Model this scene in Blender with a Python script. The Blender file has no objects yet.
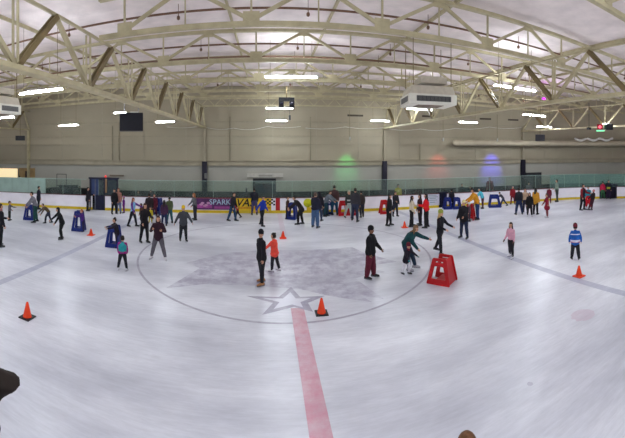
import bpy, bmesh, math, random
from mathutils import Vector, Matrix, noise
random.seed(7)
PI = math.pi
scene = bpy.context.scene
C = scene.collection

# ------------------------------------------------------------------ camera
# the photograph is a phone panorama: a cylindrical picture, 350 px per radian
F, VX, HY, CAMH = 350.0, 268.0, 150.0, 3.9
cd = bpy.data.cameras.new('camera')
cam = bpy.data.objects.new('camera', cd)
C.objects.link(cam)
cam.location = (0, 0, CAMH)
cam.rotation_euler = (PI / 2, 0, 0)
cd.type = 'PANO'
cd.panorama_type = 'CENTRAL_CYLINDRICAL'
cd.central_cylindrical_range_u_min = -VX / F
cd.central_cylindrical_range_u_max = (625 - VX) / F
cd.central_cylindrical_range_v_min = -(438 - HY) / F
cd.central_cylindrical_range_v_max = HY / F
cd.central_cylindrical_radius = 1.0
cd.clip_end = 300
scene.camera = cam

# ------------------------------------------------------------------ light
w = bpy.data.worlds.new('hall_light')
scene.world = w
w.use_nodes = True
bg = w.node_tree.nodes['Background']
bg.inputs[0].default_value = (0.86, 0.90, 1.0, 1)
bg.inputs[1].default_value = 0.65
LAMP = 175.0
scene.view_settings.view_transform = 'Standard'
scene.view_settings.look = 'None'
scene.view_settings.gamma = 1.0
scene.view_settings.exposure = 0.14
scene.view_settings.use_curve_mapping = False


def area(name, loc, sx, sy, power, col, rot=(0, 0, 0)):
    l = bpy.data.lights.new(name, 'AREA')
    l.shape = 'RECTANGLE'; l.size = sx; l.size_y = sy
    l.energy = power; l.color = col
    o = bpy.data.objects.new(name, l)
    C.objects.link(o); o.location = loc; o.rotation_euler = rot
    return o

# added broad soft light, facing up, standing in for ice bounce onto the roof
area('roof_fill', (0, 9.5, 4.3), 50, 27, 760, (1.0, 0.96, 0.95), (PI, 0, 0))

# ------------------------------------------------------------------ materials
_M = {}


def lin(c):
    c = c / 255.0
    return c / 12.92 if c <= 0.04045 else ((c + 0.055) / 1.055) ** 2.4


def rgb(c):
    return (lin(c[0]), lin(c[1]), lin(c[2]), 1.0)


def mat(name, col, rough=0.7, var=0.12, scale=6.0, spec=0.3, metal=0.0, bump=0.0, bscale=40.0):
    key = (name, tuple(col), rough, var, scale)
    if key in _M:
        return _M[key]
    m = bpy.data.materials.new(name)
    m.use_nodes = True
    nt = m.node_tree
    b = nt.nodes['Principled BSDF']
    b.inputs['Roughness'].default_value = rough
    b.inputs['Specular IOR Level'].default_value = spec
    b.inputs['Metallic'].default_value = metal
    tc = nt.nodes.new('ShaderNodeTexCoord')
    n = nt.nodes.new('ShaderNodeTexNoise')
    n.inputs['Scale'].default_value = scale
    n.inputs['Detail'].default_value = 4
    nt.links.new(tc.outputs['Object'], n.inputs['Vector'])
    r = nt.nodes.new('ShaderNodeValToRGB')
    c = rgb(col)
    lo = tuple(max(0, v * (1 - var)) for v in c[:3]) + (1,)
    hi = tuple(min(1, v * (1 + var)) for v in c[:3]) + (1,)
    r.color_ramp.elements[0].position = 0.3; r.color_ramp.elements[0].color = lo
    r.color_ramp.elements[1].position = 0.7; r.color_ramp.elements[1].color = hi
    nt.links.new(n.outputs['Fac'], r.inputs['Fac'])
    nt.links.new(r.outputs['Color'], b.inputs['Base Color'])
    if bump:
        n2 = nt.nodes.new('ShaderNodeTexNoise'); n2.inputs['Scale'].default_value = bscale
        nt.links.new(tc.outputs['Object'], n2.inputs['Vector'])
        bp = nt.nodes.new('ShaderNodeBump'); bp.inputs['Strength'].default_value = bump
        nt.links.new(n2.outputs['Fac'], bp.inputs['Height'])
        nt.links.new(bp.outputs['Normal'], b.inputs['Normal'])
    _M[key] = m
    return m


def emit(name, col, strength):
    m = bpy.data.materials.new(name)
    m.use_nodes = True
    nt = m.node_tree
    b = nt.nodes['Principled BSDF']
    b.inputs['Base Color'].default_value = rgb(col)
    b.inputs['Emission Color'].default_value = rgb(col)
    b.inputs['Emission Strength'].default_value = strength
    return m


def glass(name, tint, body, share):
    """a clear pane with a tint, a diffuse body and a weak gloss"""
    m = bpy.data.materials.new(name)
    m.use_nodes = True
    nt = m.node_tree
    for n in list(nt.nodes):
        if n.type == 'BSDF_PRINCIPLED': nt.nodes.remove(n)
    out = [n for n in nt.nodes if n.type == 'OUTPUT_MATERIAL'][0]
    t = nt.nodes.new('ShaderNodeBsdfTransparent'); t.inputs[0].default_value = rgb(tint)
    d = nt.nodes.new('ShaderNodeBsdfDiffuse'); d.inputs[0].default_value = rgb(body)
    g = nt.nodes.new('ShaderNodeBsdfGlossy'); g.inputs['Roughness'].default_value = 0.12
    ns = nt.nodes.new('ShaderNodeTexNoise'); ns.inputs['Scale'].default_value = 1.3
    mr = nt.nodes.new('ShaderNodeMapRange')
    mr.inputs['To Min'].default_value = share * 0.7; mr.inputs['To Max'].default_value = share * 1.3
    nt.links.new(ns.outputs['Fac'], mr.inputs['Value'])
    mx = nt.nodes.new('ShaderNodeMixShader')
    nt.links.new(mr.outputs[0], mx.inputs[0])
    nt.links.new(t.outputs[0], mx.inputs[1]); nt.links.new(d.outputs[0], mx.inputs[2])
    m2 = nt.nodes.new('ShaderNodeMixShader'); m2.inputs[0].default_value = 0.025
    nt.links.new(mx.outputs[0], m2.inputs[1]); nt.links.new(g.outputs[0], m2.inputs[2])
    nt.links.new(m2.outputs[0], out.inputs['Surface'])
    return m

# ------------------------------------------------------------------ mesh helpers


class MB:
    """collects shapes and links them as ONE mesh object"""
    def __init__(self):
        self.bm = bmesh.new()
        self.slot = 0

    def face(self, vs):
        try:
            f = self.bm.faces.new(vs); f.material_index = self.slot; f.smooth = True
            return f
        except ValueError:
            return None

    def box(self, c, s, rz=0.0, M=None, taper=1.0):
        hx, hy, hz = s[0] / 2, s[1] / 2, s[2] / 2
        R = Matrix.Rotation(rz, 4, 'Z')
        vs = []
        for z in (-1, 1):
            t = taper if z > 0 else 1.0
            for x, y in ((-1, -1), (1, -1), (1, 1), (-1, 1)):
                p = R @ Vector((x * hx * t, y * hy * t, z * hz)) + Vector(c)
                if M is not None: p = M @ p
                vs.append(self.bm.verts.new(p))
        for q in ((3, 2, 1, 0), (4, 5, 6, 7), (0, 1, 5, 4), (1, 2, 6, 5), (2, 3, 7, 6), (3, 0, 4, 7)):
            f = self.face([vs[i] for i in q])
            if f: f.smooth = False
        return self

    def bar(self, a, b, w_, h_=None):
        """rectangular bar from a to b"""
        a, b = Vector(a), Vector(b)
        d = b - a
        if d.length < 1e-6: return self
        h_ = h_ or w_
        z = d.normalized()
        up = Vector((0, 0, 1)) if abs(z.z) < 0.95 else Vector((0, 1, 0))
        x = z.cross(up).normalized(); y = x.cross(z).normalized()
        vs = []
        for p in (a, b):
            for i, j in ((-1, -1), (1, -1), (1, 1), (-1, 1)):
                vs.append(self.bm.verts.new(p + x * (i * w_ / 2) + y * (j * h_ / 2)))
        for q in ((0, 1, 2, 3), (7, 6, 5, 4), (4, 5, 1, 0), (5, 6, 2, 1), (6, 7, 3, 2), (7, 4, 0, 3)):
            f = self.face([vs[i] for i in q])
            if f: f.smooth = False
        return self

    def tube(self, pts, rad, n=10, side=Vector((0, 1, 0)), cap=True):
        """smooth tube; rad = list of r or (r_side, r_other)"""
        pts = [Vector(p) for p in pts]
        rad = [r if isinstance(r, (tuple, list)) else (r, r) for r in rad]
        rings = []
        L = len(pts)
        for i, p in enumerate(pts):
            if i == 0: d = pts[1] - p
            elif i == L - 1: d = p - pts[i - 1]
            else: d = (pts[i + 1] - p).normalized() + (p - pts[i - 1]).normalized()
            d.normalize()
            s = side - d * side.dot(d)
            if s.length < 0.05: s = Vector((1, 0, 0)) - d * d.x
            if s.length < 0.05: s = Vector((0, 0, 1)) - d * d.z
            s.normalize(); o = d.cross(s)
            rings.append((p, s, o, rad[i], d))
        seq = []
        if cap:
            p, s, o, r, d = rings[0]; k = min(r)
            for t in (0.35, 0.8):
                seq.append((p - d * k * math.sqrt(max(0, 1 - t * t)), s, o, (r[0] * t, r[1] * t)))
        for p, s, o, r, d in rings: seq.append((p, s, o, r))
        if cap:
            p, s, o, r, d = rings[-1]; k = min(r)
            for t in (0.8, 0.35):
                seq.append((p + d * k * math.sqrt(max(0, 1 - t * t)), s, o, (r[0] * t, r[1] * t)))
        prev = None; first = None
        for p, s, o, r in seq:
            ring = [self.bm.verts.new(p + s * (r[0] * math.cos(2 * PI * k / n)) + o * (r[1] * math.sin(2 * PI * k / n))) for k in range(n)]
            if prev:
                for k in range(n):
                    self.face([prev[k], prev[(k + 1) % n], ring[(k + 1) % n], ring[k]])
            else: first = ring
            prev = ring
        self.face(list(reversed(first))); self.face(prev)
        return self

    def ball(self, c, r, M=None, nu=14, nv=9, keep=None):
        c = Vector(c); r = r if isinstance(r, (tuple, list)) else (r, r, r)
        R = M or Matrix.Identity(3)
        rows = []
        for j in range(nv + 1):
            ph = PI * j / nv - PI / 2
            row = []
            if j in (0, nv):
                row = [self.bm.verts.new(c + R @ Vector((0, 0, r[2] * math.sin(ph))))] * nu
            else:
                for i in range(nu):
                    th = 2 * PI * i / nu
                    row.append(self.bm.verts.new(c + R @ Vector((r[0] * math.cos(ph) * math.cos(th), r[1] * math.cos(ph) * math.sin(th), r[2] * math.sin(ph)))))
            rows.append(row)
        for j in range(nv):
            for i in range(nu):
                a, b, c2, d = rows[j][i], rows[j][(i + 1) % nu], rows[j + 1][(i + 1) % nu], rows[j + 1][i]
                q = []
                for v in (a, b, c2, d):
                    if v not in q: q.append(v)
                if len(q) > 2: self.face(q)
        return self

    def build(self, name, mats, parent=None, loc=None, flat=False, bevel=0.0, remesh=0.0, extra=None, recalc=True):
        if recalc: bmesh.ops.recalc_face_normals(self.bm, faces=self.bm.faces[:])
        me = bpy.data.meshes.new(name)
        self.bm.to_mesh(me); self.bm.free()
        mats = mats if isinstance(mats, (list, tuple)) else [mats]
        if flat:
            for p in me.polygons: p.use_smooth = False
        o = bpy.data.objects.new(name, me)
        C.objects.link(o)
        if remesh:
            m = o.modifiers.new('r', 'REMESH'); m.mode = 'VOXEL'; m.voxel_size = remesh; m.use_smooth_shade = True
            s = o.modifiers.new('s', 'SMOOTH'); s.factor = 0.5; s.iterations = 2
            dg = bpy.context.evaluated_depsgraph_get()
            me2 = bpy.data.meshes.new_from_object(o.evaluated_get(dg), depsgraph=dg)
            o.modifiers.clear()
            o.data = me2; bpy.data.meshes.remove(me); me2.name = name
            if extra is not None:
                b2 = bmesh.new(); b2.from_mesh(me2)
                bmesh.ops.recalc_face_normals(extra.bm, faces=extra.bm.faces[:])
                t = bpy.data.meshes.new('t'); extra.bm.to_mesh(t); b2.from_mesh(t); b2.to_mesh(me2)
                b2.free(); extra.bm.free(); bpy.data.meshes.remove(t)
        for m in mats:
            if not (remesh and len(o.data.materials) >= len(mats)): o.data.materials.append(m)
        if bevel:
            b = o.modifiers.new('bevel', 'BEVEL'); b.width = bevel; b.segments = 2; b.limit_method = 'ANGLE'
        if parent: o.parent = parent
        if loc is not None: o.location = loc
        return o


def tag(o, label=None, cat=None, group=None, kind=None):
    if label: o['label'] = label
    if cat: o['category'] = cat
    if group: o['group'] = group
    if kind: o['kind'] = kind
    return o


def empty(name, loc, rz=0.0):
    o = bpy.data.objects.new(name, None)
    C.objects.link(o); o.location = loc; o.rotation_euler = (0, 0, rz); o.empty_display_size = 0.2
    return o


def az(px): return (px - VX) / F


def ground(px, py, z=0.0):
    """the point of height z seen in the photograph at px, py"""
    r = (CAMH - z) * F / (py - HY)
    return Vector((r * math.sin(az(px)), r * math.cos(az(px)), z))


def at_dist(px, py, Y):
    """the point on the vertical plane y = Y seen at px, py"""
    r = Y / math.cos(az(px))
    return Vector((r * math.sin(az(px)), Y, CAMH - (py - HY) * r / F))

# ------------------------------------------------------------------ the line of the boards and the hall's far wall
BP = [(-27, 6), (-25.6, 10), (-23.2, 13.2), (-20.4, 15.9), (-17.2, 17.9), (-13.4, 19.3), (-10.05, 20.25), (-4.8, 21.25), (0.5, 21.6), (6.4, 21.4), (8.4, 21.25),
      (11.9, 20.8), (15.6, 19.9), (19.0, 18.8), (21.6, 17.5), (23.9, 15.0), (25.6, 11.5), (26.3, 7)]


def smooth_line(P, k=12):
    out = []
    for i in range(len(P) - 1):
        p0 = Vector(P[max(i - 1, 0)]); p1 = Vector(P[i]); p2 = Vector(P[i + 1]); p3 = Vector(P[min(i + 2, len(P) - 1)])
        for j in range(k):
            t = j / k
            out.append(0.5 * ((2 * p1) + (p2 - p0) * t + (2 * p0 - 5 * p1 + 4 * p2 - p3) * t * t + (3 * p1 - p0 - 3 * p2 + p3) * t ** 3))
    out.append(Vector(P[-1]))
    return out


class Arc:
    def __init__(self, P):
        self.P = P
        self.S = [0.0]
        for a, b in zip(P, P[1:]): self.S.append(self.S[-1] + (b - a).length)
        self.L = self.S[-1]

    def at(self, s, off=0.0, z=0.0):
        """point at arc length s; off > 0 is towards the ice"""
        s = min(max(s, 0.0), self.L - 1e-6)
        lo, hi = 0, len(self.S) - 1
        while hi - lo > 1:
            m = (lo + hi) // 2
            if self.S[m] <= s: lo = m
            else: hi = m
        t = (s - self.S[lo]) / (self.S[hi] - self.S[lo])
        p = self.P[lo].lerp(self.P[hi], t)
        d = (self.P[hi] - self.P[lo]).normalized()
        n = Vector((d.y, -d.x))
        return Vector((p.x + n.x * off, p.y + n.y * off, z))

    def dirang(self, s):
        a = self.at(s - 0.05); b = self.at(s + 0.05)
        return math.atan2(b.y - a.y, b.x - a.x)

    def s_px(self, px, off=0.0):
        t = az(px); best = None
        n = 1500
        for i in range(n):
            p = self.at(self.L * i / n, off)
            e = abs(math.atan2(p.x, p.y) - t)
            if best is None or e < best[0]: best = (e, self.L * i / n)
        return best[1]


BOARD = Arc(smooth_line(BP))
_w = []
for i in range(81):
    s = BOARD.L * i / 80
    _w.append(BOARD.at(s, -2.9).xy)
WALL = Arc(_w)


def strip(mb, arc, s0, s1, z0, z1, off0, off1, step=0.4):
    """solid curved band following an arc, between two offsets and two heights"""
    n = max(1, int(math.ceil((s1 - s0) / step)))
    prev = None; first = None
    for i in range(n + 1):
        s = s0 + (s1 - s0) * i / n
        q = [mb.bm.verts.new(arc.at(s, off1, z0)), mb.bm.verts.new(arc.at(s, off1, z1)), mb.bm.verts.new(arc.at(s, off0, z1)), mb.bm.verts.new(arc.at(s, off0, z0))]
        if prev:
            for k in range(4):
                f = mb.face([prev[k], prev[(k + 1) % 4], q[(k + 1) % 4], q[k]])
                if f: f.smooth = False
        else: first = q
        prev = q
    mb.face(list(reversed(first))); mb.face(prev)
    return mb


def flat_outline(name, loops, depth, m, parent=None, bevel=0.0):
    """a plate cut from an outline with holes, standing in local XZ, thickness along Y"""
    cu = bpy.data.curves.new(name, 'CURVE'); cu.dimensions = '2D'; cu.fill_mode = 'BOTH'
    cu.extrude = depth / 2 - bevel; cu.bevel_depth = bevel; cu.bevel_resolution = 1
    for L in loops:
        sp = cu.splines.new('POLY'); sp.points.add(len(L) - 1)
        for i, p in enumerate(L): sp.points[i].co = (p[0], p[1], 0, 1)
        sp.use_cyclic_u = True
    t = bpy.data.objects.new('t', cu); C.objects.link(t)
    dg = bpy.context.evaluated_depsgraph_get()
    me = bpy.data.meshes.new_from_object(t.evaluated_get(dg), depsgraph=dg)
    bpy.data.objects.remove(t); bpy.data.curves.remove(cu)
    me.transform(Matrix.Rotation(PI / 2, 4, 'X'))
    me.materials.clear(); me.materials.append(m)
    o = bpy.data.objects.new(name, me); C.objects.link(o)
    if parent: o.parent = parent
    return o


def text_mesh(name, txt, size, place, m, parent, shear=0.0, depth=0.006, offset=0.0):
    cu = bpy.data.curves.new(name, 'FONT'); cu.body = txt; cu.size = size; cu.shear = shear
    cu.extrude = depth; cu.align_x = 'CENTER'; cu.offset = offset
    t = bpy.data.objects.new('t', cu); C.objects.link(t)
    dg = bpy.context.evaluated_depsgraph_get()
    me = bpy.data.meshes.new_from_object(t.evaluated_get(dg), depsgraph=dg)
    bpy.data.objects.remove(t); bpy.data.curves.remove(cu)
    for v in me.vertices: v.co = place(v.co)
    me.materials.clear(); me.materials.append(m)
    o = bpy.data.objects.new(name, me); C.objects.link(o)
    if parent: o.parent = parent
    return o


def rounded(x0, x1, z0, z1, r, x0t=None, x1t=None, n=5):
    """trapezoid with rounded corners; x0t/x1t are the upper corners"""
    x0t = x0 if x0t is None else x0t; x1t = x1 if x1t is None else x1t
    cs = [(x0, z0), (x1, z0), (x1t, z1), (x0t, z1)]
    out = []
    for i, c in enumerate(cs):
        p = Vector(cs[i - 1]); c = Vector(c); q = Vector(cs[(i + 1) % 4])
        a = c + (p - c).normalized() * r; b = c + (q - c).normalized() * r
        for k in range(n + 1):
            t = k / n
            v = a.lerp(c, t).lerp(c.lerp(b, t), t)
            out.append((v.x, v.y))
    return out

STEEL = mat('cream_painted_steel', (172, 162, 130), 0.6, 0.14, 3)
STEEL_B = mat('brown_steel', (112, 97, 64), 0.6, 0.15, 4)
RUST = mat('rusty_pipe', (112, 84, 66), 0.6, 0.2, 5)
BLACK = mat('black_plastic', (20, 20, 24), 0.5, 0.2)
DARK = mat('dark_paint', (26, 26, 34), 0.6, 0.2)
WHITE = mat('white_board_plastic', (238, 234, 240), 0.35, 0.05, 2)
YELLOW = mat('yellow_kick_plastic', (206, 178, 40), 0.4, 0.12, 3)
REDP = mat('red_plastic', (176, 20, 26), 0.35, 0.1, 5)
BLUEP = mat('blue_plastic', (8, 30, 104), 0.35, 0.15, 5)
NAVY = mat('navy_panel', (18, 24, 66), 0.5, 0.25, 3)
METAL = mat('blade_steel', (170, 172, 178), 0.25, 0.08, 12, 0.5, 0.9)
WHITEM = mat('white_enamel', (214, 212, 200), 0.4, 0.05)

# ------------------------------------------------------------------ the ice with its painted marks: one object


def ice_material(name, base, dark, lo, hi, paint=None, fade=(0.3, 0.7), amount=1.0, least=0.45):
    m = bpy.data.materials.new(name)
    m.use_nodes = True
    nt = m.node_tree
    b = nt.nodes['Principled BSDF']
    b.inputs['Roughness'].default_value = 0.3
    b.inputs['Specular IOR Level'].default_value = 0.35
    tc = nt.nodes.new('ShaderNodeTexCoord')
    # broad worn patches drawn out along the skating direction
    mp = nt.nodes.new('ShaderNodeMapping'); mp.inputs['Scale'].default_value = (0.16, 0.42, 1)
    nt.links.new(tc.outputs['Object'], mp.inputs['Vector'])
    n = nt.nodes.new('ShaderNodeTexNoise'); n.inputs['Scale'].default_value = 1.0; n.inputs['Detail'].default_value = 6; n.inputs['Roughness'].default_value = 0.6
    nt.links.new(mp.outputs[0], n.inputs['Vector'])
    r = nt.nodes.new('ShaderNodeValToRGB')
    r.color_ramp.elements[0].position = lo; r.color_ramp.elements[0].color = rgb(dark)
    r.color_ramp.elements[1].position = hi; r.color_ramp.elements[1].color = rgb(base)
    nt.links.new(n.outputs['Fac'], r.inputs['Fac'])
    col = r.outputs['Color']
    # fine scratches from the blades
    m3 = nt.nodes.new('ShaderNodeMapping'); m3.inputs['Scale'].default_value = (1.2, 9, 1); m3.inputs['Rotation'].default_value = (0, 0, 0.35)
    nt.links.new(tc.outputs['Object'], m3.inputs['Vector'])
    n3 = nt.nodes.new('ShaderNodeTexNoise'); n3.inputs['Scale'].default_value = 1.6; n3.inputs['Detail'].default_value = 8; n3.inputs['Roughness'].default_value = 0.75
    nt.links.new(m3.outputs[0], n3.inputs['Vector'])
    mr = nt.nodes.new('ShaderNodeMapRange'); mr.inputs['From Min'].default_value = 0.35; mr.inputs['From Max'].default_value = 0.65
    mr.inputs['To Min'].default_value = 0.90; mr.inputs['To Max'].default_value = 1.05
    nt.links.new(n3.outputs['Fac'], mr.inputs['Value'])
    mul = nt.nodes.new('ShaderNodeVectorMath'); mul.operation = 'SCALE'
    nt.links.new(col, mul.inputs[0]); nt.links.new(mr.outputs[0], mul.inputs['Scale'])
    col = mul.outputs[0]
    if paint:
        n2 = nt.nodes.new('ShaderNodeTexNoise'); n2.inputs['Scale'].default_value = 2.2; n2.inputs['Detail'].default_value = 7; n2.inputs['Roughness'].default_value = 0.7
        nt.links.new(tc.outputs['Object'], n2.inputs['Vector'])
        k = nt.nodes.new('ShaderNodeMapRange')
        k.inputs['From Min'].default_value = fade[0]; k.inputs['From Max'].default_value = fade[1]
        k.inputs['To Min'].default_value = amount * least; k.inputs['To Max'].default_value = amount
        nt.links.new(n2.outputs['Fac'], k.inputs['Value'])
        mx = nt.nodes.new('ShaderNodeMix'); mx.data_type = 'RGBA'
        nt.links.new(k.outputs[0], mx.inputs['Factor'])
        nt.links.new(col, mx.inputs['A']); mx.inputs['B'].default_value = rgb(paint)
        col = mx.outputs['Result']
    nt.links.new(col, b.inputs['Base Color'])
    bp = nt.nodes.new('ShaderNodeBump'); bp.inputs['Strength'].default_value = 0.12; bp.inputs['Distance'].default_value = 0.01
    nt.links.new(n3.outputs['Fac'], bp.inputs['Height'])
    nt.links.new(bp.outputs['Normal'], b.inputs['Normal'])
    return m

ICE_A, ICE_D = (236, 238, 246), (192, 194, 205)
ice = MB()
edge = [BOARD.at(BOARD.L * i / 90) for i in range(91)]
edge = [Vector((-27, -5, 0))] + edge + [Vector((26.3, -5, 0))]
vs = [ice.bm.verts.new(p) for p in edge]
f = ice.bm.faces.new(vs); f.material_index = 0
if f.normal.z < 0: f.normal_flip()


def patch(slot, pts, z=0.002):
    vs = [ice.bm.verts.new((p[0], p[1], z)) for p in pts]
    f = ice.bm.faces.new(vs); f.material_index = slot
    f.normal_update()
    if f.normal.z < 0: f.normal_flip()


def ribbon(slot, pts, wdt, z=0.002):
    pts = [Vector(p) for p in pts]
    for a, b in zip(pts, pts[1:]):
        d = (b - a).normalized(); n = Vector((-d.y, d.x)) * wdt / 2
        patch(slot, [a + n, a - n, b - n, b + n], z)

CX, CY, CR = 0.62, 13.25, 5.4
# centre circle, centre line, two blue lines
ribbon(1, [(CX + CR * math.cos(a * PI / 48), CY + CR * math.sin(a * PI / 48)) for a in range(97)], 0.075, 0.003)
RX = 0.72
patch(2, [(RX - .16, -4), (RX + .16, -4), (RX + .16, 8.6), (RX - .16, 8.6)], 0.004)
patch(7, [(RX - .13, 16.0), (RX + .13, 16.0), (RX + .10, 21.5), (RX - .16, 21.5)], 0.004)
patch(3, [(-7.28, -4), (-7.0, -4), (-7.0, 20.6), (-7.28, 20.6)], 0.004)
patch(3, [(7.94, -4), (8.24, -4), (8.24, 21.2), (7.94, 21.2)], 0.004)


def g2(px, py):
    p = ground(px, py); return (p.x, p.y)

# the big dim winged emblem
wing = [(166, 288), (200, 268), (186, 263), (205, 258), (225, 253), (262, 250), (330, 249), (352, 247), (362, 252), (398, 262), (362, 266), (385, 272), (362, 276), (340, 284), (372, 302), (330, 296), (300, 289),
        (262, 286), (235, 285), (205, 284)]
patch(4, [g2(*p) for p in wing], 0.0015)
patch(4, [g2(*p) for p in [(345, 271), (384, 299), (312, 286), (318, 274)]], 0.0022)
# outlined star on top of the centre line
star = []
P5 = [(291, 287), (300, 297), (325, 296), (308, 303), (313, 312), (294, 307), (262, 315), (273, 303), (246, 296), (279, 297)]
for p in P5: star.append(Vector(g2(*p)))
cen = sum(star, Vector((0, 0))) / len(star)
patch(5, star, 0.0045)
patch(6, [cen + (p - cen) * 0.60 for p in star], 0.0055)
# faded spots
def blob(slot, px, py, rx, ry):
    c = ground(px, py)
    patch(slot, [(c.x + rx * math.cos(a * PI / 10) * (1 + .12 * math.sin(3 * a)), c.y + ry * math.sin(a * PI / 10)) for a in range(20)], 0.0035)
blob(7, 583, 315, 0.32, 0.26)
blob(4, 530, 384, 0.05, 0.05)
ICE_M = [ice_material('rink_ice', ICE_A, ICE_D, 0.36, 0.62),
         ice_material('ice_with_circle_paint', ICE_A, ICE_D, .36, .62, (120, 112, 140), amount=0.75),
         ice_material('ice_with_red_paint', ICE_A, ICE_D, .36, .62, (196, 92, 118), amount=0.85),
         ice_material('ice_with_blue_paint', ICE_A, ICE_D, .36, .62, (128, 132, 168), amount=0.62),
         ice_material('ice_with_dim_emblem', ICE_A, ICE_D, .36, .62, (158, 152, 176), amount=0.8, fade=(.42, .6), least=.22),
         ice_material('ice_with_star_paint', ICE_A, ICE_D, .36, .62, (128, 120, 150), amount=0.85),
         ice_material('ice_inside_star', ICE_A, ICE_D, .36, .62, (222, 222, 234), amount=0.9),
         ice_material('ice_with_faded_pink', ICE_A, ICE_D, .36, .62, (206, 178, 196), amount=0.6)]
o = ice.build('floor', ICE_M, recalc=False, flat=True)
tag(o, kind='structure')
# rubber floor between boards and wall
mb = MB(); strip(mb, BOARD, 0, BOARD.L, -0.06, -0.005, -3.1, 0.0, 1.0)
tag(mb.build('floor_walkway', mat('rubber_floor', (40, 40, 44), 0.8)), kind='structure')

# ------------------------------------------------------------------ walls
WALLM = mat('cream_wall_panel', (152, 143, 122), 0.75, 0.08, 0.35)
WALLLOW = mat('cream_wall_lower', (160, 157, 146), 0.7, 0.05, 0.5)
ROOF_Z = 8.45
mb = MB(); strip(mb, WALL, 0, WALL.L, 2.95, ROOF_Z + .1, -0.2, 0.0, 0.5)
wall = mb.build('wall_back', WALLM); tag(wall, kind='structure')
mb = MB(); strip(mb, WALL, 0, WALL.L, -0.05, 2.95, -0.2, -0.02, 0.5)
lowwall = mb.build('wall_back_lower', WALLLOW); tag(lowwall, kind='structure')
mb = MB(); strip(mb, WALL, 0, WALL.L, -0.02, 0.98, -0.02, 0.03, 0.5)
tag(mb.build('baseboard_back', mat('black_wainscot', (22, 21, 26), 0.6, 0.3, 2)), kind='structure')
# ledge beam with conduit
mb = MB(); strip(mb, WALL, 0, WALL.L, 2.80, 3.12, 0.0, 0.12, 0.5); strip(mb, WALL, 0, WALL.L, 3.12, 3.17, 0.0, 0.2, 0.5)
tag(mb.build('trim_1', mat('grey_brown_ledge', (150, 141, 120), 0.7, 0.12, 1.5)), kind='structure')
for k, (z, d, mm) in enumerate(((4.25, .06, 0), (4.85, .05, 0), (5.85, .05, 0))):
    mb = MB(); strip(mb, WALL, 0, WALL.L, z, z + .05, 0.0, d, 0.8)
    tag(mb.build('trim_%d' % (k + 2), mat('wall_girt', (146, 138, 118), 0.7)), kind='structure')
# vertical panel joints on the wall, small conduit drops
mb = MB()
s = 1.0
while s < WALL.L - 1:
    p = WALL.at(s, 0.01, 0); mb.box((p.x, p.y, 5.7), (.03, .03, 5.2), WALL.dirang(s)); s += 3.05
tag(mb.build('trim_5', mat('joint_cover', (158, 150, 130), 0.7)), kind='structure')

# conduits dropping down the wall
for px_, z0_, z1_ in ((112.5, 3.2, 5.6), (119.5, 3.2, 5.9), (310, 3.2, 6.2), (230, 3.2, 6.2), (420, 3.2, 4.4)):
    p = WALL.at(WALL.s_px(px_), .08)
    mb = MB(); mb.tube([(0, 0, z0_), (0, 0, z1_)], [.03, .03], 8)
    o = mb.build('conduit', mat('wall_conduit', (136, 128, 106), .6), loc=(p.x, p.y, 0))
    tag(o, 'thin vertical conduit on the far wall above the ledge', 'conduit', 'vertical conduits on the far wall')
# roof with sagging white insulation
rb = MB()
nx, ny = 90, 44
X0, X1, Y0, Y1 = -31.0, 31.0, -6.0, 25.2
grid = []
for j in range(ny + 1):
    row = []
    for i in range(nx + 1):
        x = X0 + (X1 - X0) * i / nx; y = Y0 + (Y1 - Y0) * j / ny
        z = ROOF_Z - 0.17 * abs(math.sin(PI * y / 1.75)) + 0.05 * noise.noise(Vector((x * .6, y * .9, 3))) - 0.04 * abs(math.sin(PI * x / 3.2))
        row.append(rb.bm.verts.new((x, y, z)))
    grid.append(row)
for j in range(ny):
    for i in range(nx):
        rb.face([grid[j][i], grid[j][i + 1], grid[j + 1][i + 1], grid[j + 1][i]])
ceil = rb.build('ceiling', mat('insulation_sheet', (220, 209, 206), 0.8, 0.12, 1.6, bump=0.5, bscale=3.0))
tag(ceil, kind='structure')
so = ceil.modifiers.new('s', 'SOLIDIFY'); so.thickness = 0.1; so.offset = 1

# ------------------------------------------------------------------ roof steelwork
def wall_y(X):
    best = None
    for i in range(0, 601):
        p = WALL.at(WALL.L * i / 600)
        if best is None or abs(p.x - X) < best[0]: best = (abs(p.x - X), p.y)
    return best[1]

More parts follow.
